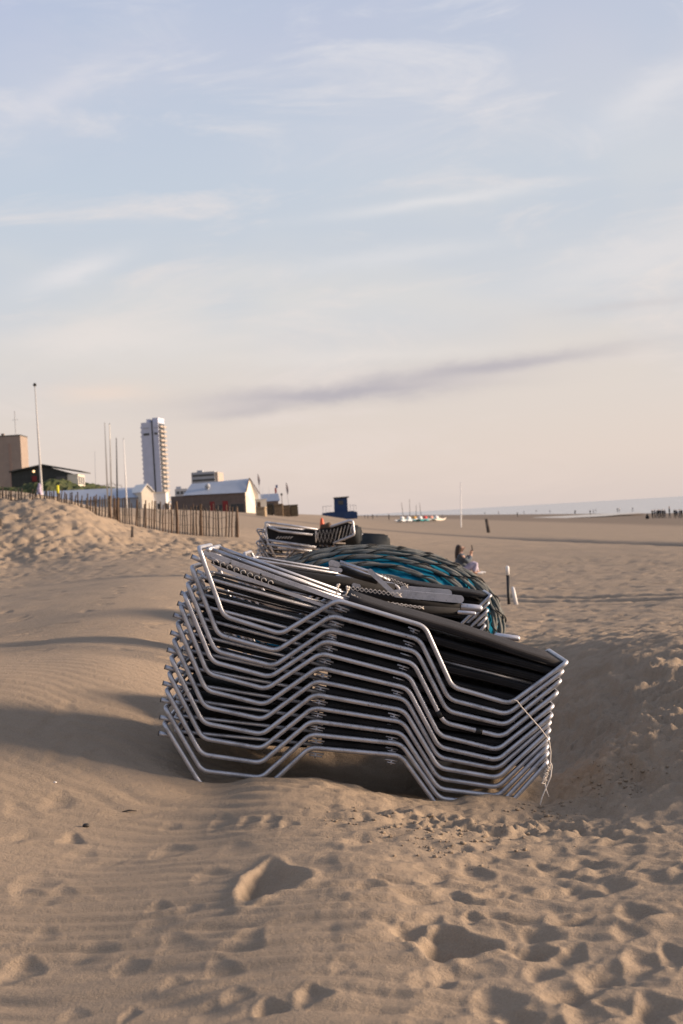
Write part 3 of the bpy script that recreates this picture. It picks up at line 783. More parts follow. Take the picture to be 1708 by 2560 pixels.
def lacing(root, x0, y0, x1, y1, Yd, n, amp=5, r=.003):
    bm = bmesh.new()
    for ph in (0, 1):
        pts = []
        for k in range(n + 1):
            s = k / n; sg = amp if (k + ph) % 2 else -amp
            pts.append(at(x0 + (x1 - x0) * s, y0 + (y1 - y0) * s + sg, Yd + .006 * ((k + ph) % 2)) - root.location)
        tube(bm, pts, r, 5)
    obj('white_lacing', bm, CORD, root, True)
r1 = loose(Yl, 'folded backrest with a pale flat arm and rounded end, topmost on the middle stack', [
    ('flat_arm', ALU_FLAT, [(982,1483),(1160,1499)], .026, .02),
    ('flat_arm', ALU_FLAT, [(1000,1473,.28),(1130,1484,.28)], .026, .02),
    ('prop_bar', ALU_FLAT, [(921,1424),(985,1484)], .016, .014),
    ('cloth_roll', SLING, [(870,1477,.03),(1000,1497,.03),(1150,1518,.03)], .034, 0),
    ('rail_end', ALU_FLAT, [(1148,1516,.02),(1206,1522,.02)], .024, 0)])
lacing(r1, 872, 1470, 1004, 1488, Yl - .05, 12)
r2 = loose(Yl + .25, 'folded backrest with two thin bright rails and a black roll, leaning left on the middle stack', [
    ('rail', ALU, [(850,1404),(925,1430),(975,1452)], .011, 0),
    ('rail', ALU, [(852,1410,.05),(930,1442,.05),(950,1455,.05)], .011, 0),
    ('rail_end', ALU_FLAT, [(822,1406),(850,1414)], .022, .03),
    ('rail_end', ALU_FLAT, [(822,1418),(856,1427)], .014, .03),
    ('cloth_roll', SLING, [(848,1424,.03),(900,1440,.03),(945,1452,.03)], .026, 0)])
lacing(r2, 955, 1440, 1020, 1466, Yl + .2, 8, 4)
r3 = loose(Yl - .1, 'folded backrest rolled in black cloth with a short bright end, under the pale flat arm', [
    ('cloth_roll', SLING, [(850,1500,.02),(1000,1520,.02),(1150,1530,.02)], .026, 0),
    ('rail_end', ALU_FLAT, [(1143,1530),(1190,1534)], .013, 0)])
lacing(r3, 960, 1506, 1060, 1520, Yl - .16, 9, 3)
r4 = loose(Yl + .3, 'long black rolled cloth with a short bright tip, furthest left on the middle stack', [
    ('cloth_roll', SLING, [(610,1425,.1),(760,1450,.1),(985,1480,.1)], .06, 0),
    ('rail_end', ALU_FLAT, [(880,1462),(902,1467)], .014, .02)])
# tube poking out right of the stacks
bm = bmesh.new(); inv = at(1235, 1588, 9.3)
bar(bm, Vector((0, 0, 0)), at(1300, 1597, 9.3) - inv, .019)
o = obj('alu_bar', bm, ALU_FLAT, None, True); o.name = 'loose_bar'; o.location = inv
tag(o, 'loose pale metal bar lying behind the right end of the near stack, rounded tip', 'metal bar')

# ------------------------------------------------------------------ teal canvas with padded rope rings
def build_trampoline():
    Yc = 13.2
    c0 = at(900, 1600, Yc); cz = c0.z
    rx = 390 / F * Yc * .985; rz = 228 / F * Yc; ry = 1.25
    root = empty('round_climbing_net', (c0.x, Yc + .9, cz))
    tag(root, 'big round teal canvas ringed with grey padded ropes behind the middle stack', 'climbing net')
    Rroll = Matrix.Rotation(R(3.3), 3, 'Y').inverted()
    n = Vector((0, -math.cos(R(14)), math.sin(R(14)))); e1 = Vector((1, 0, 0)); e2 = n.cross(e1)
    def S(th_, ph_, k=1.0):
        p = n * math.cos(th_) + (e1 * math.cos(ph_) + e2 * math.sin(ph_)) * math.sin(th_)
        return Vector((p.x * rx * k, p.y * ry * k, p.z * rz * k))
    bm = bmesh.new(); rings = []
    for i in range(0, 25):
        th_ = PI * .62 * i / 24
        rings.append([bm.verts.new(S(max(th_, .001), 2 * PI * k / 96, .965 + .012 * math.sin(k * .9 + i))) for k in range(96)])
    for a, b in zip(rings, rings[1:]):
        for k in range(96): bm.faces.new((a[k], a[(k + 1) % 96], b[(k + 1) % 96], b[k]))
    cv = obj('canvas', bm, TEAL, root, True)
    sol = cv.modifiers.new('thick', 'SOLIDIFY'); sol.thickness = .03; sol.offset = -1
    for j, deg in enumerate((94, 86, 79.5, 73, 66, 58, 50, 41, 31)):
        th0 = R(deg); bm = bmesh.new(); cb = bmesh.new(); L = 2 * PI * rx * math.sin(th0)
        turns = 2 * max(4, int(L / .9)); M = turns * 14
        for strand in (0, PI):
            pts = []
            for k in range(M):
                ph_ = 2 * PI * k / M; tw = turns * ph_ / 2 + strand + j
                pts.append(S(th0 + .013 * math.cos(tw) + .010 * math.sin(ph_ * 5 + j), ph_, 1.0 + .009 * math.sin(tw)))
            rr = [.0125 + .005 * abs(math.sin(turns * 2 * PI * k / M + strand)) for k in range(M)]
            tube(bm, pts, rr, 8, closed=True)
        rp = obj('padded_rope', bm, PAD, root, True)
        M2 = turns * 22; pts = []
        for k in range(M2):
            ph_ = 2 * PI * k / M2; a_ = turns * 1.5 * ph_ + .6 * math.sin(ph_ * 3 + j)
            w_ = 1 if math.cos(a_) > 0 else -1
            pts.append(S(th0 + .026 * w_ * abs(math.cos(a_)) ** .8, ph_, 1.0 + .026 * math.sin(a_)))
        tube(cb, pts, .0065, 6, closed=True)
        obj('binding_cord', cb, BLACKCORD, rp, True)
build_trampoline()

# ------------------------------------------------------------------ third stack
Y3 = 26.0
GRP3 = 'sun loungers of the far stack'
far_proto = copy_tree(proto); first = True
for k in range(9):
    xl = 662 - k * 3.2 + rnd.uniform(-3, 3); yl = 1311 + k * 11
    xr = 905 - k * 2; yr = 1336 + k * 9.5
    a = at(xl, yl, Y3); b = at(xr, yr, Y3)
    ang = math.atan2(b.z - a.z, b.x - a.x)
    o = far_proto if first else copy_tree(far_proto); first = False
    o.location = (a.x, Y3 + rnd.uniform(-.05, .05), a.z); o.rotation_euler = (0, -ang, rnd.uniform(-.06, .06)); s = (b - a).length / LEN; o.scale = (s, s, s)
    tag(o, '%s sun lounger from the top of the far stack, behind the round teal canvas' % NM[k], 'sun lounger', GRP3)
def build_far_top():
    Yd = 25.6
    root = empty('upright_sun_lounger', at(663, 1308, Yd)); inv = root.location.copy()
    P = lambda x, y, d=0: at(x, y, Yd + d) - inv
    bm = bmesh.new()
    tube(bm, fillet([P(690,1395), P(668,1352), P(664,1307), P(668,1306), P(722,1313), P(795,1324)], .05, 4), .020, 10)
    tube(bm, [P(672,1318), P(700,1328), P(782,1337)], .024, 8)
    tube(bm, [P(670,1350), P(790,1368)], .024, 8)
    tube(bm, [P(668,1360), P(780,1378)], .024, 8)
    tube(bm, fillet([P(833,1358), P(886,1337), P(882,1302), P(872,1302), P(826,1317)], .06, 5), .022, 10)
    obj('frame', bm, ALU, root, True)
    bm = bmesh.new()
    a = [P(664,1316,.05), P(790,1327,.05), P(790,1366,.05), P(668,1352,.05)]; off = Vector((0, .1, 0))
    va = [bm.verts.new(p) for p in a]; vb = [bm.verts.new(p + off) for p in a]
    bm.faces.new(va); bm.faces.new(vb[::-1])
    for k in range(4): bm.faces.new((va[k], vb[k], vb[(k + 1) % 4], va[(k + 1) % 4]))
    obj('seat_cloth', bm, SLING, root)
    bm = bmesh.new()
    a = [P(788,1324,.04), P(826,1318,.04), P(868,1306,.04), P(880,1310,.04), P(884,1336,.04), P(833,1360,.04), P(789,1364,.04)]
    va = [bm.verts.new(p) for p in a]; vb = [bm.verts.new(p + off) for p in a]; q = len(a)
    bm.faces.new(va); bm.faces.new(vb[::-1])
    for k in range(q): bm.faces.new((va[k], vb[k], vb[(k + 1) % q], va[(k + 1) % q]))
    bc = obj('backrest_cloth', bm, SLING, root)
    bm = bmesh.new()
    for ph in (0, 1):
        pts = []
        for k in range(11):
            x = 790 + 92 * k / 10; up = 1325 - (0 if x < 826 else (x - 826) * .30); dn = 1356 - (0 if x < 840 else (x - 840) * .42)
            pts.append(P(x, up if (k + ph) % 2 else dn, .0))
        tube(bm, pts, .009, 5)
    tube(bm, [P(789,1325,0), P(790,1356,0)], .008, 6)
    obj('white_lacing', bm, CORD, bc, True)
    bm = bmesh.new()
    for k in range(6): tube(bm, [P(690 + k * 7, 1347), P(697 + k * 7, 1341)], .006, 5)
    for k in range(9): tube(bm, [P(675 + k * 6, 1322), P(679 + k * 6, 1317)], .006, 5)
    obj('lacing_hooks', bm, CORD, root, True)
    tag(root, 'sun lounger on top of the far stack with raised backrest laced in white zigzag cord', 'sun lounger', GRP3)
build_far_top()
def panel(name, pts, Y, th_, m_, lb, cat, bev=.09, group=None):
    inv = at(*pts[0], Y); bm = bmesh.new()
    P3 = [at(x, y, Y) - inv for x, y in pts]
    va = [bm.verts.new(p) for p in P3]; vb = [bm.verts.new(p + Vector((0, th_, 0))) for p in P3]; q = len(P3)
    bm.faces.new(va); bm.faces.new(vb[::-1])
    for k in range(q): bm.faces.new((va[k], vb[k], vb[(k + 1) % q], va[(k + 1) % q]))
    bmesh.ops.recalc_face_normals(bm, faces=bm.faces)
    bmesh.ops.bevel(bm, geom=list(bm.edges), offset=bev, segments=3, affect='EDGES', clamp_overlap=True)
    o = obj(name, bm, m_, None, True); o.location = inv
    return tag(o, lb, cat, group)
PANEL = fabric_mat('charcoal vinyl', (.022, .026, .029), (.034, .038, .042), 100, .1)
panel('padded_panel', [(880,1313),(900,1313),(906,1322),(905,1356),(895,1366),(865,1366),(862,1330)], 25.9, .5, PANEL, 'small charcoal padded panel with rounded corners at the right end of the far stack', 'padded panel')
panel('padded_panel', [(870,1331),(966,1336),(974,1341),(978,1375),(974,1420),(870,1420)], 27.2, .6, PANEL, 'larger charcoal padded panel standing to the right behind the far stack', 'padded panel')
# bristling folded frames at the head end of the far stack
def bristle(k):
    bm = bmesh.new(); rk = random.Random(k)
    x = 641 + (k % 5) * 8 + rk.uniform(-3, 3); y = 1322 + k * 6.2
    inv = at(x, y, 26.2)
    P = lambda dx, dy, d=0: at(x + dx, y + dy, 26.2 + d) - inv
    tube(bm, fillet([P(30, 6, .1), P(2, 0, .0), P(-1, 4, .0), P(6 + rk.uniform(0, 6), 22), P(34, 34, .1)], .03, 3), .014, 8)
    o = obj('folded_leg_frame', bm, ALU, None, True); o.location = inv
    tag(o, 'bent aluminium leg frame sticking out at the left end of the far stack', 'lounger frame', 'leg frames at the head end of the far stack')
for k in range(10): bristle(k)
# white frame end seen left above the near stack
# ------------------------------------------------------------------ small things on the open beach
def lathe(bm, prof, seg=16, c=(0, 0, 0)):
    rings = [[bm.verts.new((c[0] + r * math.cos(2 * PI * k / seg), c[1] + r * math.sin(2 * PI * k / seg), c[2] + z)) for k in range(seg)] for r, z in prof]
    for a, b in zip(rings, rings[1:]):
        for k in range(seg): bm.faces.new((a[k], a[(k + 1) % seg], b[(k + 1) % seg], b[k]))
    bm.faces.new(rings[0][::-1]); bm.faces.new(rings[-1])
def base_of(px, py, Y): p = at(px, py, Y); return Vector((p.x, Y, p.z))
# orange marker behind the far stack
p = at(806, 1322, 33); bm = bmesh.new(); lathe(bm, [(.06, -.6), (.06, 0), (.05, .12), (.035, .22), (.01, .26)], 12)
ORANGE = plain('orange plastic', (.55, .10, .04), .5)
o = obj('marker_buoy', bm, ORANGE, None, True); o.location = p
tag(o, 'small orange red marker sticking up behind the far lounger stack', 'marker buoy')
p = at(818, 1318, 32); bm = bmesh.new(); bmesh.ops.create_icosphere(bm, subdivisions=3, radius=.13)
for v in bm.verts: v.co.z *= .75; v.co += v.co.normalized() * .02 * math.sin(v.co.x * 40) ; v.co.x *= 1.1
for v in bm.verts: v.co.z -= 0
BROWN = fabric_mat('brown cloth', (.05, .03, .018), (.10, .06, .035), 100)
bmesh.ops.create_cone(bm, segments=10, radius1=.25, radius2=.1, depth=.7, matrix=Matrix.Translation((0, 0, -.4)), cap_ends=True)
o = obj('brown_bag', bm, BROWN, None, True); o.location = p; tag(o, 'dark brown bundle beside the orange marker behind the far stack', 'bundle')
# black post with white top and a leaning white stake
p = base_of(1272, 1510, 23.2); bm = bmesh.new(); tube(bm, [(0, 0, -.25), (.012, 0, .47)], .026, 12)
root = empty('marker_post', p); tag(root, 'short black post with a white top standing in the sand', 'post')
obj('post', bm, BLACKP, root, True)
bm = bmesh.new(); tube(bm, [(.012, 0, .47), (.014, 0, .60), (.015, 0, .622)], [.030, .030, .015], 12); obj('white_top', bm, WHITE, root, True)
p2 = at(1292, 1512, 22.9); bm = bmesh.new(); tube(bm, [Vector((0, 0, -.05)), at(1283, 1472, 23.0) - p2, at(1282, 1467, 23.0) - p2], [.034, .028, .012], 10)
o = obj('leaning_stake', bm, WHITE, None, True); o.location = p2; tag(o, 'white stake leaning against the black post', 'stake')
# dark post and white pole further off
def post(name, px, pyb, pyt, Y, r, m_, lb, cat, lean=0, group=None, top=None):
    a = at(px, pyb, Y); b = at(px + lean, pyt, Y) - a
    bm = bmesh.new(); tube(bm, [b * -.12, Vector((0, 0, 0)), b], [r, r, r * .8], 10)
    o = obj(name, bm, m_, None, True); o.location = a
    return tag(o, lb, cat, group)
post('timber_post', 1223, 1336, 1297, 98, .13, WOOD, 'dark leaning timber post on the open beach right of the seated woman', 'post', -7)
post('beach_pole', 1153, 1319, 1206, 140, .055, WHITE, 'tall thin white pole standing alone on the open beach', 'pole', -1)

# ------------------------------------------------------------------ seated woman
def skin_body(name, verts, edges, radii, m_, parent=None, sub=2):
    me = bpy.data.meshes.new(name); me.from_pydata(verts, edges, [])
    o = bpy.data.objects.new(name, me); COL.objects.link(o)
    o.modifiers.new('skin', 'SKIN'); sk = me.skin_vertices[0].data
    for i, r in enumerate(radii): sk[i].radius = (r, r) if isinstance(r, (int, float)) else r; sk[i].use_root = (i == 0)
    s = o.modifiers.new('sub', 'SUBSURF'); s.levels = sub; s.render_levels = sub
    me.materials.append(m_)
    dg = bpy.context.evaluated_depsgraph_get(); me2 = bpy.data.meshes.new_from_object(o.evaluated_get(dg))
    o.modifiers.clear(); o.data = me2; me2.name = name
    if not me2.materials: me2.materials.append(m_)
    me2.polygons.foreach_set('use_smooth', [True] * len(me2.polygons))
    if parent: o.parent = parent
    return o
SKIN = plain('skin', (.50, .30, .21), .55, var=.06)
HAIR = plain('dark brown hair', (.035, .020, .013), .6, var=.4, scale=30)
SWEAT = fabric_mat('grey blue knit', (.06, .075, .095), (.11, .13, .15), 120, .6)
TROU = fabric_mat('pale lilac trousers', (.30, .26, .33), (.42, .37, .44), 120)
PHONE = plain('black phone', (.01, .01, .012), .3)
def seated_woman():
    Y = 37.0; seat = base_of(1152, 1439, Y)
    root = empty('person', (seat.x, Y, seat.z), (0, 0, R(8)))
    tag(root, 'woman sitting on the sand in a grey sweater and pale trousers holding up a phone', 'person')
    # she faces +x (towards the sea); units metres, y = her left (away from the camera positive)
    V = [(0, 0, .12), (.0, 0, .30), (.02, 0, .46), (.03, 0, .55), (.045, 0, .62), (.06, 0, .70), (.062, 0, .765),   # 0-6 pelvis..head
         (.02, -.17, .52), (.15, -.20, .34), (.285, -.10, .50), (.31, -.06, .555),    # 7-10 near arm
         (.02, .17, .52), (.15, .20, .36), (.285, .06, .50), (.31, .03, .555),       # 11-14 far arm
         (.04, -.10, .11), (.42, -.16, .30), (.30, -.20, .06), (.44, -.20, .035),          # 15-18 near leg
         (.04, .10, .11), (.42, .14, .31), (.48, .15, .06), (.60, .15, .035)]            # 19-22 far leg
    E = [(0, 1), (1, 2), (2, 3), (3, 4), (4, 5), (5, 6), (3, 7), (7, 8), (8, 9), (9, 10), (3, 11), (11, 12), (12, 13), (13, 14),
         (0, 15), (15, 16), (16, 17), (17, 18), (0, 19), (19, 20), (20, 21), (21, 22)]
    Rr = [(.13, .11), (.11, .09), (.12, .10), (.09, .08), .045, .082, .075, .055, .042, .030, .020, .055, .042, .030, .020, .085, .060, .045, .032, .085, .060, .045, .032]
    skin_body('body', V, E, Rr, SKIN, root)
    # clothes a little wider than the limbs they cover
    i = [0, 1, 2, 3, 7, 8, 9, 11, 12, 13]; mp = {v: k for k, v in enumerate(i)}
    skin_body('sweater', [V[k] if k != 0 else (0, 0, .17) for k in i], [(mp[a], mp[b]) for a, b in E if a in mp and b in mp],
              [(.19, .15), (.175, .14), (.165, .135), (.105, .09), .095, .082, .060, .095, .082, .060], SWEAT, root)
    i = [0, 15, 16, 17, 19, 20, 21]; mp = {v: k for k, v in enumerate(i)}
    skin_body('trousers', [V[k] for k in i], [(mp[a], mp[b]) for a, b in E if a in mp and b in mp],
              [(.15, .12), .11, .080, .062, .11, .080, .062], TROU, root)
    skin_body('hair', [(.035, 0, .79), (-.005, 0, .74), (-.035, 0, .65), (-.06, 0, .52), (-.085, 0, .40)], [(0, 1), (1, 2), (2, 3), (3, 4)],
              [(.088, .075), (.105, .092), (.105, .085), (.105, .07), (.07, .04)], HAIR, root)
    # head details: nose and ears
    bm = bmesh.new()
    bmesh.ops.create_icosphere(bm, subdivisions=1, radius=.016, matrix=Matrix.Translation((.148, 0, .725)))
    bmesh.ops.create_icosphere(bm, subdivisions=1, radius=.012, matrix=Matrix.Translation((.138, 0, .69)))
    obj('face', bm, SKIN, root, True)
    # hands: palm with four fingers and a thumb round the phone
    for sgn in (-1, 1):
        hv = [(0, 0, 0), (.012, 0, .035), (.018, 0, .07)]; he = [(0, 1), (1, 2)]; hr = [.018, .024, .020]
        for f in range(4):
            bx = (.006 + f * .009, -.004 * sgn, .082 - f * .008); b_ = len(hv)
            hv += [bx, (bx[0] + .012, bx[1] - .014 * sgn, bx[2] + .018 - f * .003), (bx[0] + .010, bx[1] - .034 * sgn, bx[2] + .020 - f * .003)]
            he += [(2, b_), (b_, b_ + 1), (b_ + 1, b_ + 2)]; hr += [.009, .008, .007]
        b_ = len(hv); hv += [(-.015, -.012 * sgn, .04), (-.020, -.026 * sgn, .062)]; he += [(1, b_), (b_, b_ + 1)]; hr += [.010, .008]
        h = skin_body('hand', hv, he, hr, SKIN, root, 1); h.location = (.305, .055 * sgn, .545)
    bm = bmesh.new(); box(bm, -.005, .005, -.038, .038, -.08, .08); bmesh.ops.bevel(bm, geom=list(bm.edges), offset=.004, segments=2, affect='EDGES')
    ph = obj('phone', bm, PHONE); ph.location = (seat.x + .335, Y - .02, seat.z + .70); ph.rotation_euler = (0, R(-8), R(8))
    tag(ph, 'dark phone held up by the woman sitting on the sand', 'phone')
    # shoes
    for x, y in ((.44, -.20), (.60, .15)):
        sh = skin_body('shoe', [(-.10, 0, .0), (0, 0, .0), (.09, 0, -.005)], [(0, 1), (1, 2)], [(.035, .04), (.04, .035), (.035, .022)], WHITE, root, 1)
        sh.location = (x + .02, y, .04)
seated_woman()
bm = bmesh.new(); bmesh.ops.create_icosphere(bm, subdivisions=3, radius=.22)
for v in bm.verts: v.co.z = v.co.z * .55 * (1 + .2 * math.sin(v.co.x * 17)); v.co.y *= .7
o = obj('handbag', bm, BROWN, None, True); o.location = base_of(1113, 1418, 36.6); tag(o, 'brown bag lying on the sand behind the seated woman', 'bag')
bm = bmesh.new(); strap = [(-.14, 0, .08), (-.08, 0, .2), (.06, 0, .21), (.14, 0, .07)]; tube(bm, fillet(strap, .05, 4), .012, 6); obj('strap', bm, BROWN, o, True)

# ------------------------------------------------------------------ fence of split stakes
def build_fence():
    root = empty('stake_fence', at(300, 1318, 44))
    tag(root, 'brown split stake fence of uneven pales along the crest of the dune', 'fence')
    rk = random.Random(21)
    line = [(-30,1226,1262,42.6),(0,1220,1262,42.6),(60,1224,1266,42.5),(110,1226,1268,42.5),(170,1230,1275,42.6),(200,1234,1285,42.8),(260,1241,1300,43.4),(330,1250,1318,44.6),(400,1255,1332,45.5),(470,1262,1345,46.2),(540,1264,1350,46.8),(600,1268,1354,47.4)]
    def L(x):
        for a, b in zip(line, line[1:]):
            if a[0] <= x <= b[0]:
                s = (x - a[0]) / (b[0] - a[0]); return [a[i] + (b[i] - a[i]) * s for i in range(4)]
        return list(line[-1])
    xs = []; x = -14
    while x < 600: xs.append(x); x += rk.choice((5.2, 6.4, 7.5, 6.0, 8.5)) * (1.0 if x > 120 else 1.15)
    thick = [277, 294, 440, 505, 597, 585]
    cnt = 0; posts = []
    for x in xs[:97]:
        _, yt, yb, Y = L(x); 
        big = any(abs(x - q) < 3.4 for q in thick)
        r = .055 if big else rk.uniform(.015, .030)
        yt += rk.uniform(-5, 9) - (8 if big else 0); lean = rk.uniform(-3.4, 3.0)
        a = at(x, yb, Y) ; g = ground(a.x, Y); a.z = g - .15
        b = at(x + lean, yt, Y)
        bm = bmesh.new()
        mid_ = (a + b) / 2 + Vector((rk.uniform(-.02, .02), 0, 0))
        tube(bm, [a - root.location, mid_ - root.location, b - root.location], [r, r * rk.uniform(.85, 1.1), r * .7], 6)
        obj('stake', bm, WOOD_WARM if (big or rk.random() < .35) else WOOD, root)
        posts.append((x, yt, yb, Y))
    for fr in (.30, .62):
        bm = bmesh.new()
        pts = [at(x, yt + (yb - yt) * fr + 3 * math.sin(x * .05), Y - .03) - root.location for x, yt, yb, Y in posts[::2]]
        tube(bm, pts, .006, 5); obj('wire', bm, RUBBER, root)
build_fence()
YEL = plain('yellow paint', (.55, .50, .03), .6)
root = empty('marker_post', at(145, 1274, 42.2)); tag(root, 'slim post with a yellow painted top at the fence on the dune', 'post')
a, b, c2 = at(145, 1274, 42.2), at(145, 1233, 42.2), at(144, 1213, 42.2)
bm = bmesh.new(); tube(bm, [Vector((0, 0, -.3)), b - a], .035, 8); obj('post', bm, WOOD, root, True)
bm = bmesh.new(); tube(bm, [b - a, c2 - a], .042, 8); obj('yellow_top', bm, YEL, root, True)
post('short_stake', 331, 1340, 1316, 39, .04, WOOD, 'short dark stake alone on the dune face below the fence', 'stake')
post('timber_post', 0, 1314, 1296, 36, .07, WOOD, 'short thick dark post at the left edge of the dune face', 'post')

# ------------------------------------------------------------------ vegetated dune and flat land behind
def build_green_dune():
    bm = bmesh.new(); m, t, b = mat('marram grass dune')
    tc = N(t, 'ShaderNodeTexCoord'); n = N(t, 'ShaderNodeTexNoise'); n.inputs['Scale'].default_value = .9; n.inputs['Detail'].default_value = 8
    t.links.new(tc.outputs['Object'], n.inputs['Vector'])
    t.links.new(ramp(t, n.outputs[0], [(.35, (.03, .04, .018)), (.55, (.055, .065, .028)), (.72, (.10, .085, .045))]), b.inputs['Base Color'])
    b.inputs['Roughness'].default_value = .95; b.inputs['Specular IOR Level'].default_value = .1
    nx, ny = 150, 40; g = []
    for j in range(ny):
        row = []
        for i in range(nx):
            x = -110 + 78 * i / (nx - 1); y = 235 + 75 * j / (ny - 1)
            top = 9.9 + .5 * math.sin(x * .35) if x < -49 else 9.9 - (x + 49) * .33 if x < -42 else max(2.2, 7.6 - (x + 42) * 1.1)
            prof = math.sin(min(1, j / (ny - 1) * 6) * PI / 2)
            z = 2.2 + max(0, top - 2.2) * prof + rnd.uniform(-.28, .28) + .3 * math.sin(x * 1.3 + y)
            row.append(bm.verts.new((x, y, z)))
        g.append(row)
    for j in range(ny - 1):
        for i in range(nx - 1): bm.faces.new((g[j][i], g[j][i + 1], g[j + 1][i + 1], g[j + 1][i]))
    tag(obj('dune', bm, m), kind='structure')
build_green_dune()

# ------------------------------------------------------------------ buildings (corner pixels give real widths and heights at each one's own distance)
def facade(name, x0, x1, yt, Y, depth, rot, zb, m_, label, cat='building', group=None):
    """returns (root, width, height): local x along the front, y backwards, z up; origin at the front left corner of the base"""
    a = at(x0, yt, Y); b = at(x1, yt, Y); W_ = (b.x - a.x)
    zt = (a.z + b.z) / 2
    root = empty(name, (a.x, Y, zb), (0, 0, rot)); W_ /= math.cos(rot)
    H_ = zt - zb
    tag(root, label, cat, group)
    return root, W_, H_
GLASS = plain('dark window glass', (.02, .025, .03), .15, spec=.6)
CONC = plain('pale concrete', (.46, .475, .56), .8, var=.05, scale=.3)
WARMC = plain('balcony concrete', (.34, .29, .25), .8, var=.08, scale=.5)
TAN = plain('tan brick', (.25, .20, .165), .85, var=.08, scale=.4)
DARKW = plain('dark timber cladding', (.045, .045, .040), .8, var=.2, scale=2)
TAUPE = plain('taupe timber cladding', (.12, .095, .085), .85, var=.15, scale=1.5)
METALR = plain('pale blue grey roof sheet', (.30, .33, .39), .45, var=.06, scale=.6)
CREAM = plain('cream boards', (.60, .54, .45), .7, var=.08, scale=2)
NAVY = plain('navy blue paint', (.012, .035, .10), .6, var=.15, scale=1.5)
RED = plain('dark red paint', (.18, .02, .02), .6)
WICK = plain('brown wicker', (.17, .12, .075), .9, var=.4, scale=4)
PALEB = plain('pale grey render', (.33, .34, .36), .8, var=.06, scale=.4)

# high white apartment tower
def tower():
    Y = 900.
    root, W_, H_ = facade('apartment_tower', 352, 396, 1056, Y, 16, R(-9), -4, CONC, 'tall white apartment tower with a dark stair slot and balconies')
    bm = bmesh.new(); box(bm, 0, W_, 0, 14, 0, H_); obj('wall', bm, CONC, root)
    bm = bmesh.new(); box(bm, W_ * .28, W_ * .42, 2, 14, H_, H_ + 2.2); box(bm, W_ * .62, W_ * .95, 2, 16, H_, H_ + 2.8); obj('roof_house', bm, CONC, root)
    bm = bmesh.new(); box(bm, W_ * .60, W_ * .68, -.25, .0, 0, H_ + 1.5); obj('stair_slot', bm, GLASS, root)
    for (u0, u1, z) in ((.12, .46, H_ - 8.2), (.76, .93, H_ - 8.0), (.12, .46, H_ - 4.0), (.76, .93, H_ - 4.0)):
        bm = bmesh.new(); box(bm, W_ * u0, W_ * u1, -.2, 0, z, z + (1.4 if z < H_ - 6 else .7)); obj('window', bm, GLASS if z < H_ - 6 else PALEB, root)
    fl = int(H_ / 2.9)
    for k in range(fl):
        z = 2.9 * k + 1.0
        bm = bmesh.new()
        for y0 in (.6, 7.4): box(bm, W_ + .02, W_ + 1.5, y0, y0 + 6.0, z, z + 1.25)
        obj('balcony', bm, WARMC, root)
        bm = bmesh.new(); box(bm, W_ + .01, W_ + .12, .6, 13.4, z + 1.3, z + 2.85); obj('window', bm, GLASS, root)
        bm = bmesh.new(); box(bm, -.8, -.02, 1.0, 9, z, z + 1.2); obj('balcony', bm, CONC, root)
    return root
tower()
# brown slab block at the left edge
root, W_, H_ = facade('apartment_block', -60, 50, 1092, 480, 14, R(1), 3, TAN, 'tan brown apartment block cut by the left edge of the picture, aerial on its roof')
bm = bmesh.new(); box(bm, 0, W_, 0, 12, 0, H_); obj('wall', bm, TAN, root)
bm = bmesh.new(); box(bm, -.1, W_ + .1, -.1, 12.1, H_, H_ + .35); obj('parapet', bm, DARKW, root)
bm = bmesh.new(); tube(bm, [(W_ - 1.6, 1, H_), (W_ - 1.6, 1, H_ + 8.5)], .12, 6); tube(bm, [(W_ - 2.6, 1, H_ + 5.5), (W_ - .6, 1, H_ + 5.5)], .06, 6); obj('aerial', bm, PALEB, root)
bm = bmesh.new(); tube(bm, [(W_ - 7.4, 1, H_), (W_ - 7.4, 1, H_ + 4)], .12, 6); obj('aerial', bm, PALEB, root)
bm = bmesh.new(); box(bm, W_ - 6.6, W_ - 5.6, 1, 2, H_ + .3, H_ + 1.1); obj('chimney', bm, TAN, root)
for k in range(3):
    bm = bmesh.new(); box(bm, 1.5 + k * 4.6, 2.3 + k * 4.6, -.08, 0, 1, H_ - 2.5); obj('window_strip', bm, plain('brick recess', (.25, .18, .145), .8), root)
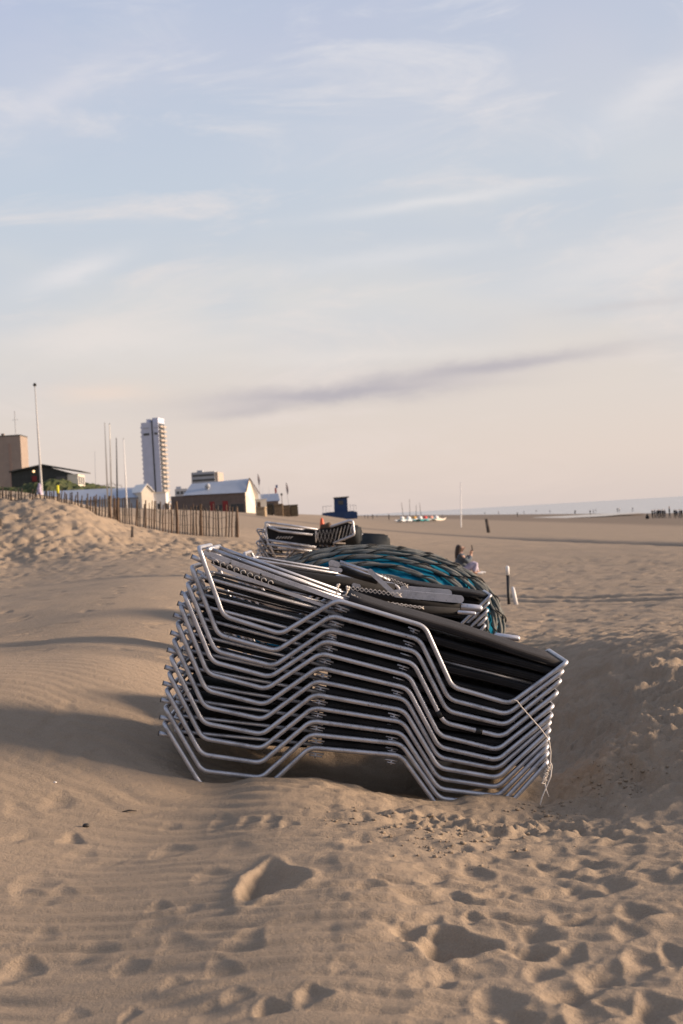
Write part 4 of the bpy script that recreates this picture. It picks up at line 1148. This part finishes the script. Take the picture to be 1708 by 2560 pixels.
# dark pavilion on the dune
def dark_pavilion():
    Y = 262.
    g = at(100, 1213, Y).z - 1.0
    root, W_, H_ = facade('beach_restaurant', 27, 196, 1170, Y, 9, R(2), g, DARKW, 'dark restaurant with a low pitched roof on the grassy dune, lit lamp on its wall')
    bm = bmesh.new()
    hl, hp, hr = at(27, 1180, Y).z - g, at(106, 1163, Y).z - g, at(196, 1178, Y).z - g
    prism(bm, [(0, 0), (W_ * .82, 0), (W_ * .82, hr - .1), (W_ * .47, hp - .1), (0, hl - .1)], 0, 9); obj('wall', bm, DARKW, root)
    bm = bmesh.new()
    prism(bm, [(-.3, hl - .1), (W_ * .47, hp - .1), (W_ * 1.06, hr - .25), (W_ * 1.06, hr - .02), (W_ * .47, hp + .2), (-.3, hl + .15)], -.5, 9.5); obj('roof', bm, DARKW, root)
    bm = bmesh.new(); box(bm, W_ * .82 + .02, W_ * .98, .2, 8.5, 0, hr - .45); obj('side_wall', bm, CREAM, root)
    for k in range(3):
        bm = bmesh.new(); box(bm, W_ * .98, W_ * .98 + .06, .8 + k * 2.6, 2.4 + k * 2.6, .8, 2.3); obj('window', bm, GLASS, root)
    bm = bmesh.new(); box(bm, W_ * .66, W_ * .80, -.06, 0, .5, 2.4); obj('window', bm, GLASS, root)
    q = at(86, 1179, Y) - root.location
    m_, t, b = mat('lamp glow'); b.inputs['Emission Color'].default_value = (1, .62, .28, 1); b.inputs['Emission Strength'].default_value = .9; b.inputs['Base Color'].default_value = (.8, .6, .4, 1)
    bm = bmesh.new(); bmesh.ops.create_icosphere(bm, subdivisions=2, radius=.22, matrix=Matrix.Translation((q.x, -.9, q.z))); obj('lamp', bm, m_, root, True)
    q = at(86, 1197, Y) - root.location
    bm = bmesh.new(); box(bm, q.x - .45, q.x + .45, -.1, -.02, q.z - .5, q.z + .5); obj('red_door', bm, RED, root)
dark_pavilion()
# long white cabin row
def white_cabins():
    Y = 180.
    root, W_, H_ = facade('beach_cabin_row', 82, 366, 1246, Y, 8, R(-3), 2.6, METALR, 'long low beach hall with a pale blue roof behind the stake fence')
    zl, zr = at(82, 1228, Y).z - 2.6, at(380, 1215, Y).z - 2.6
    ze = at(300, 1246, Y).z - 2.6
    bm = bmesh.new(); box(bm, 0, W_, 0, 6, 0, ze); obj('wall', bm, PALEB if False else METALR, root)
    bm = bmesh.new(); v = [(-.2, -.3, ze), (W_ + .2, -.3, ze), (W_ + .2, 3.2, zr), (-.2, 3.2, zl), (-.2, 6.4, ze), (W_ + .2, 6.4, ze)]
    vs = [bm.verts.new(p) for p in v]
    for f in ((0, 1, 2, 3), (3, 2, 5, 4), (0, 3, 4), (1, 5, 2), (0, 4, 5, 1)): bm.faces.new([vs[i] for i in f])
    obj('roof', bm, METALR, root)
    for k in range(9):
        bm = bmesh.new(); box(bm, 1.0 + k * 1.55, 1.75 + k * 1.55, -.04, 0, .2, ze - .5); obj('shutter', bm, PALEB, root)
    # gable end in the sun
    root2, W2, H2 = facade('beach_cabin', 354, 382, 1236, Y - 2, 5, R(28), 2.6, CREAM, 'white boarded cabin gable with pointed roof at the right end of the long hall')
    za = at(366, 1213, Y).z - 2.6; zb_ = at(366, 1232, Y).z - 2.6
    bm = bmesh.new(); prism(bm, [(0, 0), (W2, 0), (W2, zb_), (W2 / 2, za), (0, zb_)], 0, 4); obj('wall', bm, CREAM, root2)
    bm = bmesh.new()
    prism(bm, [(-.12, zb_), (W2 / 2, za + .02), (W2 + .12, zb_), (W2 + .12, zb_ + .10), (W2 / 2, za + .16), (-.12, zb_ + .1)], -.15, 4.1); obj('roof', bm, WHITE, root2)
    root3, W3, H3 = facade('beach_cabin', 385, 414, 1232, Y - 1, 5, R(3), 2.6, WHITE, 'plain white flat roofed cabin between the long hall and the brown beach club')
    bm = bmesh.new(); box(bm, 0, W3, 0, 5, 0, H3); obj('wall', bm, WHITE, root3)
    bm = bmesh.new(); box(bm, -.1, W3 + .1, -.1, 5.1, H3, H3 + .12); obj('roof', bm, CREAM, root3)
    for k in range(2):
        bm = bmesh.new(); box(bm, .35 + k * .9, .8 + k * .9, -.05, 0, .6, 1.6); obj('window', bm, GLASS, root3)
white_cabins()
# brown beach club
def beach_club():
    Y = 250.; g = 2.3
    a = at(427, 1240, Y); c = at(614, 1236, Y)
    root = empty('beach_club', (a.x, Y, g), (0, 0, R(-3))); W_ = (c.x - a.x) / math.cos(R(3))
    tag(root, 'brown timber beach club with a long pale blue metal roof and cream gable', 'building')
    ze = (at(520, 1236, Y).z) - g; zr = at(540, 1200, Y).z - g
    bm = bmesh.new(); box(bm, 0, W_, 0, 6.5, 0, ze); obj('wall', bm, TAUPE, root)
    bm = bmesh.new()
    x0 = W_ * .12
    vs = [bm.verts.new(p) for p in ((x0 + .6, -.3, ze + .05), (W_ + .15, -.3, ze - .05), (W_ + .5, 3.6, zr), (x0 + 1.6, 3.6, zr - .35), (x0 + .6, 7.5, ze + .05), (W_ + .15, 7.5, ze - .05))]
    for f in ((0, 1, 2, 3), (3, 2, 5, 4), (0, 3, 4), (1, 5, 2), (0, 4, 5, 1)): bm.faces.new([vs[i] for i in f])
    obj('roof', bm, METALR, root)
    bm = bmesh.new(); prism(bm, [(0, 0), (.9, 0), (.9, ze), (0, ze)], 0.0, 6.5)
    bm.free()
    bm = bmesh.new()
    vs = [bm.verts.new(p) for p in ((W_ + .02, 0, 0), (W_ + 1.9, 3.4, 0), (W_ + 1.9, 3.4, ze * .92), (W_ + .55, 3.0, zr - .1), (W_ + .02, 0, ze - .06), (W_ - 1, 6.5, 0), (W_ - 1, 6.5, ze - .1))]
    for f in ((0, 1, 2, 3, 4), (1, 5, 6, 3, 2), (0, 4, 3, 6, 5), (0, 5, 1)): bm.faces.new([vs[i] for i in f])
    obj('gable', bm, CREAM, root)
    bm = bmesh.new(); tube(bm, [(W_ + .2, -.05, ze + .1), (W_ + .55, 2.9, zr + .05), (W_ + 2.2, 3.5, ze * .9)], .09, 6); obj('barge_board', bm, WOOD_WARM, root)
    bm = bmesh.new(); tube(bm, [(W_ * .49, 1.2, ze), (W_ * .49, 1.2, ze + 1.2)], .28, 12); lathe(bm, [(.42, ze + 1.2), (.5, ze + 1.5), (.32, ze + 1.85), (.1, ze + 1.95)], 12, (W_ * .49, 1.2, 0)); obj('roof_vent', bm, PALEB, root, True)
    for (u0, u1, m_) in ((.30, .44, GLASS), (.52, .58, RED), (.60, .68, GLASS), (.69, .76, RED), (.80, .97, GLASS)):
        bm = bmesh.new(); box(bm, W_ * u0, W_ * u1, -.06, 0, .15, ze * (.52 if m_ is GLASS else .68)); obj('red_door' if m_ is RED else 'window', bm, m_, root)
beach_club()
# blocks behind it
root, W_, H_ = facade('apartment_block', 478, 537, 1180, 620, 12, R(-4), 4, PALEB, 'grey flat roofed apartment block with strip windows, showing above the brown beach club')
bm = bmesh.new(); box(bm, 0, W_, 0, 18, 0, H_); obj('wall', bm, PALEB, root)
bm = bmesh.new(); box(bm, W_ + .02, W_ + 1.2, .5, 17, 0, H_ - .3); obj('side_wall', bm, WARMC, root)
bm = bmesh.new(); box(bm, 2, 4.5, 3, 6, H_, H_ + .9); obj('roof_house', bm, PALEB, root)
for k in range(4):
    bm = bmesh.new(); box(bm, .4, W_ - .3, -.1, 0, H_ - 1.9 - k * 2.1, H_ - 1.0 - k * 2.1); obj('strip_window', bm, GLASS, root)
root, W_, H_ = facade('house', 437, 468, 1222, 400, 8, R(6), 4, PALEB, 'small grey flat roofed house behind the left end of the brown beach club')
bm = bmesh.new(); box(bm, 0, W_, 0, 8, 0, H_); obj('wall', bm, PALEB, root)
bm = bmesh.new(); box(bm, W_ * .1, W_ * .5, 1, 5, H_, H_ + .7); obj('roof_house', bm, METALR, root)
for k in range(3):
    bm = bmesh.new(); box(bm, .5 + k * 1.1, 1.2 + k * 1.1, -.06, 0, H_ - 1.5, H_ - .7); obj('window', bm, GLASS, root)
# small pavilion with blue grey roof right of the club
Y = 255.; g = 1.6
root, W_, H_ = facade('beach_kiosk', 655, 696, 1253, Y, 4, R(4), g, TAUPE, 'small beach kiosk with a blue grey roof right of the brown beach club')
zt = at(675, 1234, Y).z - g
bm = bmesh.new(); box(bm, 0, W_, 0, 4, 0, H_); obj('wall', bm, TAUPE, root)
bm = bmesh.new(); vs = [bm.verts.new(p) for p in ((-.1, -.2, H_), (W_ + .3, -.2, H_), (W_ + .1, 2, zt), (-.1, 2, zt), (-.1, 4.2, H_), (W_ + .3, 4.2, H_))]
for f in ((0, 1, 2, 3), (3, 2, 5, 4), (0, 3, 4), (1, 5, 2), (0, 4, 5, 1)): bm.faces.new([vs[i] for i in f])
obj('roof', bm, plain('blue grey roof', (.20, .24, .32), .6), root)
bm = bmesh.new(); box(bm, W_ * .3, W_ * .7, -.05, 0, .3, H_ - .4); obj('window', bm, GLASS, root)
# cream booth
root, W_, H_ = facade('booth', 640, 666, 1249, 200, 2, R(8), 1.4, CREAM, 'narrow cream booth standing in front of the beach kiosk')
bm = bmesh.new(); box(bm, 0, W_, 0, 1.6, 0, H_); obj('wall', bm, CREAM, root)
bm = bmesh.new(); box(bm, W_ * .08, W_ * .42, -.04, 0, .1, H_ - .3); obj('door', bm, WOOD_WARM, root)
bm = bmesh.new(); box(bm, -.1, W_ + .1, -.1, 1.7, H_, H_ + .1); obj('roof', bm, WHITE, root)
# wicker crates
GW = 'wicker hampers beside the beach kiosk'
for k, (x0, x1, yt, yb, Y, lb) in enumerate(((641,664,1268,1294,165,'palest wicker hamper, nearest in front of the cream booth'),(668,682,1262,1283,215,'dark wicker hamper just right of the cream booth'),
        (686,708,1260,1284,215,'second wicker hamper from the cream booth'),(708,727,1263,1281,218,'wicker hamper left of the darkest one on the sand crest'),(727,746,1262,1280,218,'darkest wicker hamper, furthest right on the sand crest'))):
    a = at(x0, yb, Y); b = at(x1, yb, Y); h_ = at(x0, yt, Y).z - a.z; w_ = b.x - a.x
    bm = bmesh.new(); box(bm, 0, w_, 0, w_, -.7, h_ * .8)
    bmesh.ops.bevel(bm, geom=list(bm.edges), offset=.08, segments=2, affect='EDGES')
    root = empty('wicker_hamper', a, (0, 0, R(4 * k - 8))); tag(root, lb, 'hamper', GW)
    mm = WICK if k in (2, 3) else plain('pale wicker', (.30, .23, .15), .9, var=.3, scale=4) if k == 0 else plain('dark wicker', (.07, .055, .035), .9, var=.4, scale=4)
    obj('basket', bm, mm, root)
    bm = bmesh.new(); box(bm, -.05, w_ + .05, -.05, w_ + .05, h_ * .8, h_); bmesh.ops.bevel(bm, geom=list(bm.edges), offset=.07, segments=2, affect='EDGES'); obj('lid', bm, mm, root)
# feather flags and poles near the club
def feather(px, yb, yt, Y, lb, m_):
    a = at(px, yb, Y); b = at(px - 7, yt, Y) - a
    root = empty('feather_flag', a); tag(root, lb, 'flag', 'feather flags by the beach club')
    bm = bmesh.new(); tube(bm, [b * -.1, b], .035, 6); obj('pole', bm, PALEB, root)
    bm = bmesh.new(); n_ = 9
    L_, R_ = [], []
    for k in range(n_):
        s = .45 + .53 * k / (n_ - 1); w_ = .42 * math.sin(PI * (k + .6) / (n_ + .2)) * (abs(b.z) / 6)
        p = b * s; L_.append(bm.verts.new(p + Vector((-w_ * .35, .05 * math.sin(k), 0)))); R_.append(bm.verts.new(p + Vector((w_, .05 * math.cos(k), 0))))
    for k in range(n_ - 1): bm.faces.new((L_[k], R_[k], R_[k + 1], L_[k + 1]))
    o = obj('sail', bm, m_, root); md = o.modifiers.new('thick', 'SOLIDIFY'); md.thickness = .02
FLAGC = plain('faded brown banner', (.22, .17, .17), .8, var=.2)
feather(651, 1240, 1184, 240, 'taller faded feather flag beside the gable of the brown beach club', FLAGC)
feather(722, 1264, 1206, 220, 'shorter faded feather flag standing over the wicker hampers', FLAGC)
root = empty('flag', at(691, 1234, 250)); tag(root, 'small red and blue flag on the roof of the beach kiosk', 'flag')
bm = bmesh.new(); tube(bm, [(0, 0, 0), (.1, 0, 1.6)], .03, 6); obj('pole', bm, PALEB, root)
bm = bmesh.new(); box(bm, -.25, .12, .03, .08, .05, 1.0); obj('red_cloth', bm, plain('flag red', (.40, .09, .08), .8), root)
bm = bmesh.new(); box(bm, -.08, .32, .03, .08, 1.0, 1.5); obj('blue_cloth', bm, plain('flag blue', (.07, .10, .25), .8), root)
root = empty('lamp_post', at(707, 1282, 230)); tag(root, 'slim lamp post with dark head between the beach kiosk and the hampers', 'lamp post')
t_ = at(704, 1236, 230) - root.location
bm = bmesh.new(); tube(bm, [t_ * -.1, t_], .05, 6); obj('pole', bm, TAUPE, root)
bm = bmesh.new(); bmesh.ops.create_icosphere(bm, subdivisions=2, radius=.2, matrix=Matrix.Translation(t_)); obj('lamp_head', bm, BLACKP, root, True)
for k, x in enumerate((657, 672)):
    post('thin_pole', x, 1240, 1219, 252, .03, PALEB, ('left' if k == 0 else 'right') + ' of two thin poles rising from the kiosk roof', 'pole', 0, 'thin poles on the kiosk')

# flagpole and masts
def flagpole():
    Y = 110.; a = at(107, 1264, Y); b = at(87, 962, Y) - a
    root = empty('flagpole', a); tag(root, 'tallest white flagpole behind the fence, its furled purple banner near the foot', 'flagpole')
    bm = bmesh.new(); tube(bm, [b * -.06, Vector((0, 0, 0)), b * .35, b], [.12, .11, .085, .035], 10); obj('pole', bm, plain('worn white paint', (.40, .385, .37), .7), root, True)
    bm = bmesh.new(); bmesh.ops.create_icosphere(bm, subdivisions=2, radius=.14, matrix=Matrix.Translation(b)); obj('finial', bm, BLACKP, root, True)
    bm = bmesh.new(); rk = random.Random(2)
    pts = [Vector((-.16 + .03 * math.sin(k * 2), -.08, 1.75 - k * .21)) for k in range(9)]
    tube(bm, pts, [.06, .13, .17, .15, .19, .17, .2, .16, .1], 9)
    obj('furled_banner', bm, plain('lilac banner', (.38, .32, .42), .8, var=.3, scale=5), root, True)
flagpole()
GM = 'slim masts behind the stake fence'
for k, (xb, yb, xt, yt, m_, lb) in enumerate(((271,1290,262,1060,CREAM,'tall pale mast, leftmost of the four behind the fence'),(280,1292,274,1061,CREAM,'tall pale mast, second from the left of the four behind the fence'),
        (294,1290,291,1097,DARKW,'shorter dark mast, third from the left behind the fence'),(319,1300,309,1098,WHITE,'shorter white mast, rightmost of the four behind the fence'))):
    Y = 150.; a = at(xb, yb, Y); b = at(xt, yt, Y) - a
    root = empty('mast', a); tag(root, lb, 'mast', GM)
    bm = bmesh.new(); tube(bm, [Vector((0, 0, 0)), b * .5, b], [.085, .075, .04], 8); obj('pole', bm, m_, root, True)
    bm = bmesh.new(); tube(bm, [b, b + Vector((0, 0, .12))], [.05, .03], 8); obj('mast_cap', bm, BLACKP, root, True)
post('thin_pole', 240, 1215, 1128, 300, .06, PALEB, 'very thin distant pole left of the four masts', 'pole', -3)
# low railing on the dune
bm = bmesh.new()
pts = [at(240 + k * 8, 1212 - (3 if k == 5 else 0) + 1.5 * math.sin(k), 230) for k in range(9)]; inv = pts[0].copy()
tube(bm, [p - inv for p in pts], .04, 5)
for p in pts[::2]: tube(bm, [p - inv, p - inv - Vector((0, 0, 1.2))], .04, 5)
o = obj('railing', bm, WOOD); o.location = inv; tag(o, 'thin dark railing along the end of the grassy dune', 'railing')

# navy lifeguard hut
def hut():
    Y = 200.; a = at(806, 1294, Y)
    root = empty('lifeguard_hut', a); tag(root, 'navy blue lifeguard hut on a flared platform, on the crest of the beach', 'lifeguard hut')
    P = lambda x, y: at(x, y, Y) - a
    def pr(pts, y0, y1):
        bm = bmesh.new(); va = [bm.verts.new(P(*p) + Vector((0, y0, 0))) for p in pts]; vb = [bm.verts.new(P(*p) + Vector((0, y1, 0))) for p in pts]
        bm.faces.new(va); bm.faces.new(vb[::-1]); n_ = len(pts)
        for k in range(n_): bm.faces.new((va[k], vb[k], vb[(k + 1) % n_], va[(k + 1) % n_]))
        return bm
    obj('platform', pr([(806,1283),(820,1281),(832,1280),(870,1278),(882,1277),(893,1280),(894,1296),(870,1298),(806,1288)], -1.6, 1.6), NAVY, root)
    obj('cabin', pr([(835,1246),(868,1244),(870,1279),(836,1281)], -1.0, 1.2), NAVY, root)
    obj('roof', pr([(833,1244),(872,1241),(873,1243.6),(833,1246.6)], -1.2, 1.4), DARKW, root)
    bm = bmesh.new()
    for x in (808, 816, 824): tube(bm, [P(x, 1282) + Vector((0, -1.4, 0)), P(x, 1266) + Vector((0, -1.4, 0))], .03, 5)
    for x in (876, 884, 891): tube(bm, [P(x, 1279) + Vector((0, -1.4, 0)), P(x, 1263) + Vector((0, -1.4, 0))], .03, 5)
    tube(bm, [P(806, 1266) + Vector((0, -1.4, 0)), P(830, 1265) + Vector((0, -1.4, 0))], .03, 5)
    tube(bm, [P(872, 1263) + Vector((0, -1.4, 0)), P(891, 1263) + Vector((0, -1.4, 0))], .03, 5)
    obj('railing', bm, PALEB, root)
    bm = bmesh.new(); 
    p0 = P(852, 1256); box(bm, p0.x - .35, p0.x + .35, -1.04, -.99, p0.z - .3, p0.z + .25); obj('window', bm, GLASS, root)
hut()

# ------------------------------------------------------------------ boats drawn up on the beach
def boats():
    cols = [plain('white gelcoat', (.60, .62, .64), .4), plain('teal hull', (.03, .22, .24), .4), plain('light teal hull', (.20, .42, .42), .4), plain('cream hull', (.55, .50, .42), .4)]
    Y = 235.; proto_b = None
    sp = [(1008, 0, 'white small catamaran, leftmost of the boats drawn up on the beach', 1), (1024, 0, 'white small catamaran with tall mast, second from the left on the beach', 1), (1039, 1, 'teal hulled small catamaran with an orange bundle', 1),
          (1053, 1, 'dark teal small catamaran in the middle of the drawn up boats', 1), (1066, 2, 'light teal small catamaran with a red bundle', 0), (1080, 0, 'white small boat with a pink bundle, third from the right', 0), (1094, 3, 'cream small boat, rightmost of the boats on the beach', 0)]
    for k, (px, ci, lb, mast) in enumerate(sp):
        a = at(px, 1304 - k * .35, Y + 2 * (k % 3)); w_ = .5
        root = empty('small_catamaran', a, (0, 0, R(60 + 8 * math.sin(k * 3)))); tag(root, lb, 'boat', 'small boats drawn up on the beach')
        for sy in (-.55, .55):
            bm = bmesh.new(); tube(bm, [(-1.9, sy, .30), (-1.2, sy, .16), (0, sy, .12), (1.2, sy, .18), (1.9, sy, .45)], [.05, .17, .2, .16, .03], 8); obj('hull', bm, cols[ci], root, True)
        bm = bmesh.new(); box(bm, -.9, .6, -.5, .5, .33, .38); obj('deck', bm, cols[3 if ci else 2], root)
        c2 = {2: (.45, .26, .08), 4: (.45, .06, .06), 5: (.50, .25, .20)}.get(k)
        bm = bmesh.new(); bmesh.ops.create_icosphere(bm, subdivisions=2, radius=.34, matrix=Matrix.Translation((-.2, 0, .55)))
        for v in bm.verts: v.co.x *= 1.4
        obj('sail_bundle', bm, plain('boat bundle', c2 or (.6, .6, .6), .7), root, True)
        if mast:
            bm = bmesh.new(); tube(bm, [(.2, 0, .3), (.2 + .15 * math.sin(k), .2 * math.cos(k * 2), 3.2 + .6 * math.sin(k * 2))], [.05, .03], 6); obj('mast', bm, DARKW, root)
boats()

# ------------------------------------------------------------------ distant people
def make_person(seed, cloth, legs):
    rk = random.Random(seed); st = rk.uniform(.08, .28); aw = rk.uniform(.05, .2)
    V = [(0, 0, .95), (0, 0, 1.18), (0, 0, 1.42), (0, 0, 1.52), (0, .01, 1.62), (0, .01, 1.70),
         (-.19, 0, 1.40), (-.24, -aw, 1.12), (-.24, .05, .88), (.19, 0, 1.40), (.24, aw, 1.12), (.24, .12, .90),
         (-.10, 0, .90), (-.11, -st * .5, .50), (-.11, -st, .07), (-.11, -st + .14, .03), (.10, 0, .90), (.11, st * .5, .50), (.11, st, .07), (.11, st + .14, .03)]
    E = [(0, 1), (1, 2), (2, 3), (3, 4), (4, 5), (2, 6), (6, 7), (7, 8), (2, 9), (9, 10), (10, 11), (0, 12), (12, 13), (13, 14), (14, 15), (0, 16), (16, 17), (17, 18), (18, 19)]
    Rr = [(.15, .11), (.14, .11), (.16, .11), .055, .09, .075, .06, .045, .035, .06, .045, .035, .09, .065, .045, .035, .09, .065, .045, .035]
    o = skin_body('person', V, E, Rr, SKIN, None, 1)
    me = o.data; me.materials.clear()
    for m_ in (SKIN, cloth, legs, HAIR): me.materials.append(m_)
    for p in me.polygons:
        z = p.center.z
        p.material_index = 3 if z > 1.66 or (z > 1.58 and p.center.y < 0) else 0 if z > 1.50 else 1 if z > .93 else 2
    return o
DK1 = plain('black clothes', (.012, .012, .014), .9); DK2 = plain('navy clothes', (.02, .025, .045), .9); DK3 = plain('grey clothes', (.09, .09, .10), .9); LT = plain('pale clothes', (.40, .37, .35), .9)
protos = [make_person(1, DK1, DK1), make_person(2, DK2, DK1), make_person(3, DK3, DK2), make_person(4, DK1, DK3), make_person(5, LT, DK3)]
used = [False] * len(protos)
def put_person(kind, x, y, z, rot, sc, lb, grp):
    if used[kind]: o = protos[kind].copy(); COL.objects.link(o)
    else: o = protos[kind]; used[kind] = True
    o.location = (x, y, z); o.rotation_euler = (0, 0, rot); o.scale = (sc,) * 3
    tag(o, lb, 'person', grp); return o
def by_px(px, py_feet, h):
    Y = 1.72 * F / h; p = at(px, py_feet, Y); return p, Y
# the dark group by the water at the right edge
GP = 'group of people in dark clothes at the right edge'
spec = [(1632,0,.92,'person in black at the left end of the dark group by the water'),(1638,1,.97,'person in navy, second from the left in the dark group'),(1643,3,.9,'person in black top, third from the left in the dark group'),
        (1648,0,.98,'person in black, fourth from the left in the dark group'),(1653,1,.95,'person in navy in the thick of the dark group'),(1658,0,1.0,'person in black near the right side of the packed dark group'),(1663,2,.95,'person in grey at the right end of the packed dark group'),
        (1675,3,1.28,'tallest person in black standing apart in the gap of the dark group'),(1688,0,.98,'person in black just right of the gap in the dark group'),(1693,1,.9,'person in navy beside the one right of the gap'),
        (1700,2,1.0,'person in grey near the right picture edge'),(1705,0,.96,'person in black, last at the right picture edge')]
for k, (px, kd, sc, lb) in enumerate(spec):
    Y = 235. + 3 * (k % 3); p = at(px, 1296 - (px - 1632) * .01, Y)
    put_person(kd, p.x, Y, p.z, rnd.uniform(0, 6), sc * .92, lb, GP)
# child crouching beside them
bm = bmesh.new(); lathe(bm, [(.25, 0), (.33, .2), (.26, .45), (.12, .62), (.14, .75), (.05, .86)], 10); p = at(1619, 1297, 235); o = obj('dark_bag', bm, DK1, None, True); o.location = p; tag(o, 'dark heap of bags on the sand left of the dark group', 'bag')
# walkers far away, each named by what it is near
far_people = [(932,1296,13,0,'walker just right of the navy lifeguard hut'),(920,1293,10,2,'walker close behind the lifeguard hut'),(912,1292,9,1,'distant walker touching the right side of the lifeguard hut'),
 (943,1291,9,3,'distant walker between the lifeguard hut and the boats'),(973,1301,16,0,'dark stooping figure left of the drawn up boats'),(1247,1287,8,2,'tiny walker right of the tall white pole'),
 (1294,1290,12,0,'dark walker above the short black post'),(1310,1282,8,4,'pale walker on the tide flats right of centre'),(1341,1280,7,1,'tiny walker on the tide flats'),(1375,1281,8,2,'grey walker left of the tidal pool'),
 (1438,1280,12,0,'walker in black on the left end of the tidal pool'),(1476,1283,13,3,'dark walker at the edge of the tidal pool'),(1484,1280,11,1,'walker in navy, left of a pair by the pool'),(1490,1279,10,2,'walker in grey, right of a pair by the pool'),
 (1544,1278,11,0,'wading figure in black, left of a pair in the shallows'),(1549,1277,11,4,'pale wading figure, right of a pair in the shallows'),(1582,1277,11,1,'lone wading figure left of the dark group'),
 (1106,1285,8,2,'tiny walker behind the boats'),(1212,1283,7,3,'tiny walker on the flats above the timber post'),(1246,1280,6,0,'tiniest walker at the far edge of the flats')]
for (px, pf, h, kd, lb) in far_people:
    Y = 1.72 * F / h; x = at(px, pf, Y).x; z = max(h1(x, Y), -3.5)
    zp = at(px, pf, Y).z
    put_person(kd, x, Y, z, rnd.uniform(0, 6), 1.0, lb, 'people walking far down the beach')
for k, u in enumerate(used):
    if not u: bpy.data.objects.remove(protos[k])

# ------------------------------------------------------------------ clods, shells and twigs on the near sand
def clods():
    rk = random.Random(9); m_ = SAND.data.materials[0]
    dg = bpy.context.evaluated_depsgraph_get()
    shapes = []
    for s in range(5):
        bm = bmesh.new(); bmesh.ops.create_icosphere(bm, subdivisions=2, radius=1)
        for v in bm.verts: v.co *= 1 + .35 * math.sin(v.co.x * 4 + s) * math.cos(v.co.y * 5 + 2 * s) + rk.uniform(-.1, .1); 
        for v in bm.verts: v.co.z *= .7
        me = bpy.data.meshes.new('sand_clod'); bm.to_mesh(me); bm.free(); me.materials.append(m_); shapes.append(me)
    bm = bmesh.new()
    zones = [(1010,2085,120,45,70),(1120,2110,130,60,80),(1230,2080,120,40,60),(1370,2030,130,40,110),(1480,1975,120,50,90),(1330,1980,100,50,60),(1560,1900,120,90,90),(900,2040,120,30,40),(1180,2150,160,30,20)]
    for cx, cy, sx, sy, n_ in zones:
        for _ in range(n_):
            px, py = rk.gauss(cx, sx * .5), rk.gauss(cy, sy * .5)
            if py < 1900 or px > 1700: continue
            g = px_ground(px, py)
            if not g or (g[1] > 6.95 and -1 < g[0] < 1.1): continue
            hit, loc, nrm, ii = SAND.ray_cast(Vector((g[0], g[1], 3)), Vector((0, 0, -1)))
            if not hit: continue
            r = .0035 * math.exp(rk.gauss(.25, .55)); r = min(r, .013)
            src = shapes[rk.randrange(5)]
            M = Matrix.Translation(loc + Vector((0, 0, r * .35))) @ Matrix.Rotation(rk.uniform(0, 6.3), 4, 'Z') @ Matrix.Diagonal((r, r, r * .85, 1))
            nv = len(bm.verts); tmp = bmesh.new(); tmp.from_mesh(src); tmp.transform(M)
            mp = [bm.verts.new(v.co) for v in tmp.verts]
            for f in tmp.faces: bm.faces.new([mp[v.index] for v in f.verts])
            tmp.free()
    o = obj('sand_clods', bm, m_, None, True, recalc=False)
    tag(o, 'small lumps of crumbled sand scattered around the near stack', 'sand clods', None, 'stuff')
    for me in shapes: bpy.data.meshes.remove(me)
clods()
def drop(px, py):
    g = px_ground(px, py); hit, loc, n_, i = SAND.ray_cast(Vector((g[0], g[1], 3)), Vector((0, 0, -1))); return loc
bm = bmesh.new(); bmesh.ops.create_icosphere(bm, subdivisions=2, radius=.013)
for v in bm.verts: v.co.x *= 1.2; v.co.z *= .8
o = obj('pebble', bm, plain('dark pebble', (.03, .025, .02), .5), None, True); o.location = drop(215, 2062) + Vector((0, 0, .006)); tag(o, 'small dark pebble on the rippled sand, front left', 'pebble')
bm = bmesh.new(); tube(bm, [(-.03, 0, 0), (0, .004, .004), (.035, -.003, .002)], [.002, .004, .002], 6)
o = obj('twig', bm, WOOD, None, True); o.location = drop(322, 2027) + Vector((0, 0, .004)); tag(o, 'tiny dark twig lying on the sand left of the near stack', 'twig')
SHELL = plain('white shell', (.65, .6, .55), .5)
for px, py, lb in ((138, 1955, 'tiny white shell fragment on the rippled sand left of the near stack'),):
    bm = bmesh.new(); lathe(bm, [(.009, 0), (.007, .003), (.003, .005)], 8); o = obj('shell', bm, SHELL, None, True); o.location = drop(px, py); tag(o, lb, 'shell')
print('objects', len(bpy.data.objects))
